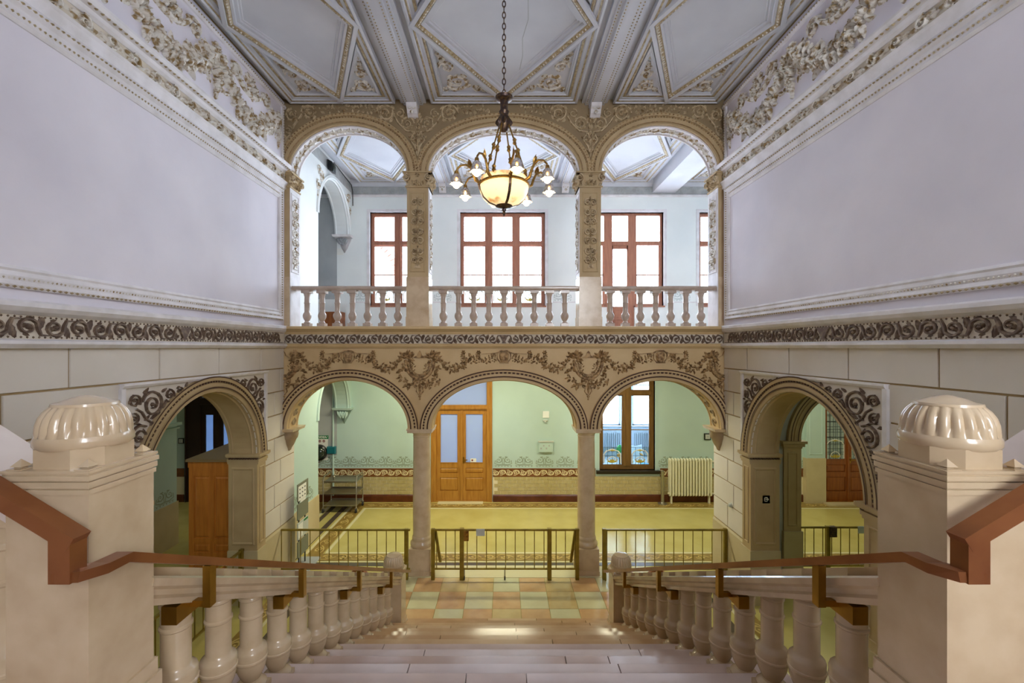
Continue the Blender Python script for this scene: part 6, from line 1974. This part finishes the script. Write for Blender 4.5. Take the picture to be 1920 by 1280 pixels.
# ------------------------------------------------------------------ the room behind the lower window
RB0 = BW + .3
rm = obj('wall_room', MB().box(-.2, 0, RB0, 18.2, 0, 4.6).box(8.4, 8.6, RB0, 18.2, 0, 4.6), 'room_wall', kind='structure', label='side walls of the bright room behind the lower window', cat='wall')
obj('floor_room', B(-.2, 8.6, RB0, 18.4, -.15, .0), 'room_floor', kind='structure', label='pale blue-grey floor of the room behind the lower window', cat='floor')
obj('ceiling_room', B(-.2, 8.6, RB0, 18.4, 4.3, 4.6), 'room_wall', kind='structure', label='ceiling of the room behind the lower window', cat='ceiling')
hol = [(.7 + 1.55 * k, 1.75 + 1.55 * k, 1.25, 4.0) for k in range(5)]
far = obj('wall_room_far', holed(-.2, 8.6, 0, 4.4, 18.0, 18.25, hol), 'room_wall', kind='structure', label='far wall of the bright room with a row of tall windows', cat='wall')
for a, b, c, d in hol:
    fr = obj('window_frame', bars(MB(), [(a, a + .06, c, d), (b - .06, b, c, d), (a, b, c, c + .06), (a, b, d - .06, d), (a, b, 2.9, 2.96)], 18.05, 18.12), 'white_trim', far)
    obj('pane', B(a + .06, b - .06, 18.08, 18.086, c + .06, d - .06), 'clear_glass', fr)
    obj('window_ledge', B(a - .1, b + .1, 17.82, 18.05, c - .06, c), 'grey_paint', far)
m = MB()
for dy in (-.05, .05):
    m.tube([(0, dy, .18), (0, dy, .95)], .022, 6)
m.tube([(0, -.05, .95), (0, .05, .95)], .022, 6)
RM2 = mesh_of(m, 'radiator_section', 'radiator_grey', True)
for j, (a, b, c, d) in enumerate(hol[2:4]):
    t = thing('radiator', 'grey radiator under the far room window, %s of two seen through the glass' % ('left' if j == 0 else 'right'), 'radiator', ((a + b) / 2, 17.8, .1))
    for k in range(12):
        link('radiator_section', RM2, t, T(a + .05 + .085 * k, 17.8, 0))
    obj('radiator_foot', MB().box(a + .03, a + .07, 17.75, 17.85, 0, .2).box(a + .9, a + .94, 17.75, 17.85, 0, .2), 'radiator_grey', t)
# white shell chair, dark mat, toy with green top, blue mat, table end
t = thing('shell_chair', 'white shell chair in the room behind the lower window', 'chair', (4.9, 15.6, 0))
rows = []
for k in range(9):
    v = k / 8
    rows.append([(4.75 + .28 * math.cos(PI * (1 + j / 8)) * (1 - .15 * v) + .06 * v, 15.6 + (-.25 + .5 * v), .45 + .42 * max(0, v - .45) * 1.9 + .07 * abs(j - 4) / 4) for j in range(9)])
obj('shell', MB().grid(rows), 'chair_shell', t, smooth=True)
for dx in (-.2, .2):
    for dy in (-.2, .2):
        obj('leg', MB().tube([(4.75 + dx * .6, 15.6 + dy * .6, .45), (4.75 + dx, 15.6 + dy, 0)], .012, 6), 'steel', t)
obj('armrest', B(4.92, 4.98, 15.45, 15.75, .62, .66), 'orange', t)
t = thing('toy_stand', 'green-topped toy stand in the room behind the lower window', 'toy', (4.1, 15.3, 0))
obj('stem', MB().tube([(4.1, 15.3, 0), (4.1, 15.3, .62)], .03, 8), 'rubber', t)
obj('green_top', MB().lathe([(.02, 0), (.13, .02), (.15, .08), (.10, .20), (.03, .27)], 10, (4.1, 15.3, .78)), 'plant_green', t, smooth=True)
obj('orange_ring', MB().lathe([(.05, 0), (.09, .02), (.09, .10), (.05, .12)], 10, (4.1, 15.3, .62)), 'orange', t, smooth=True)
obj('dark_mat', B(3.8, 4.7, 14.1, 14.7, 0, .03), 'black', label='black mat on the floor of the room behind the lower window', cat='mat')
obj('blue_mat', B(5.3, 6.3, 15.7, 16.8, 0, .02), 'blue_mat', label='light blue mat on the floor of the room behind the lower window', cat='mat')
t = thing('table', 'white-topped table end in the room behind the lower window', 'table', (6.4, 15.0, 0))
obj('table_top', B(5.75, 7.2, 14.6, 15.5, .86, .90), 'table_top', t)
obj('table_side', B(5.82, 5.86, 14.65, 15.45, 0, .86), 'table_side', t)
obj('table_back', B(5.86, 7.1, 15.40, 15.44, .1, .86), 'table_side', t)

# ------------------------------------------------------------------ courtyard facade with brick arches, seen through the upper left window
fac = obj('courtyard_facade', B(-14, -3.6, 20.2, 20.5, 0, 14), 'plaster', label='pale courtyard facade with red brick arch seen through the upper left window', cat='building')
mb = MB()
cxf, czf, r0, r1 = -7.05, 7.6, 1.95, 2.2
for k in range(26):
    a0, a1 = PI * (k + .06) / 26, PI * (k + .94) / 26
    qd = [(cxf + r * math.cos(a), czf + r * math.sin(a)) for a, r in ((a0, r0), (a1, r0), (a1, r1), (a0, r1))]
    mb.hexa([(u, 20.2, v) for u, v in qd] + [(u, 20.12, v) for u, v in qd])
for xp in (cxf + r0, cxf - r1):
    for k in range(40):
        mb.box(xp, xp + (r1 - r0) * (.7 + .3 * (k % 2)), 20.12, 20.2, czf - .19 * (k + 1) + .015, czf - .19 * k)
obj('brick_arch', mb, 'brick', fac, kind='stuff')
mb = MB()
for k in range(60):
    mb.box(-4.35, -4.35 + .2 + .08 * (k % 2), 20.1, 20.2, 12 - .19 * (k + 1) + .015, 12 - .19 * k)
obj('brick_quoin', mb, 'brick', fac, kind='stuff')
obj('facade_window', MB().box(-6.3, -5.9, 20.14, 20.2, 5.6, 8.0).box(-6.35, -5.85, 20.1, 20.2, 5.5, 5.6), 'grey_paint', fac)
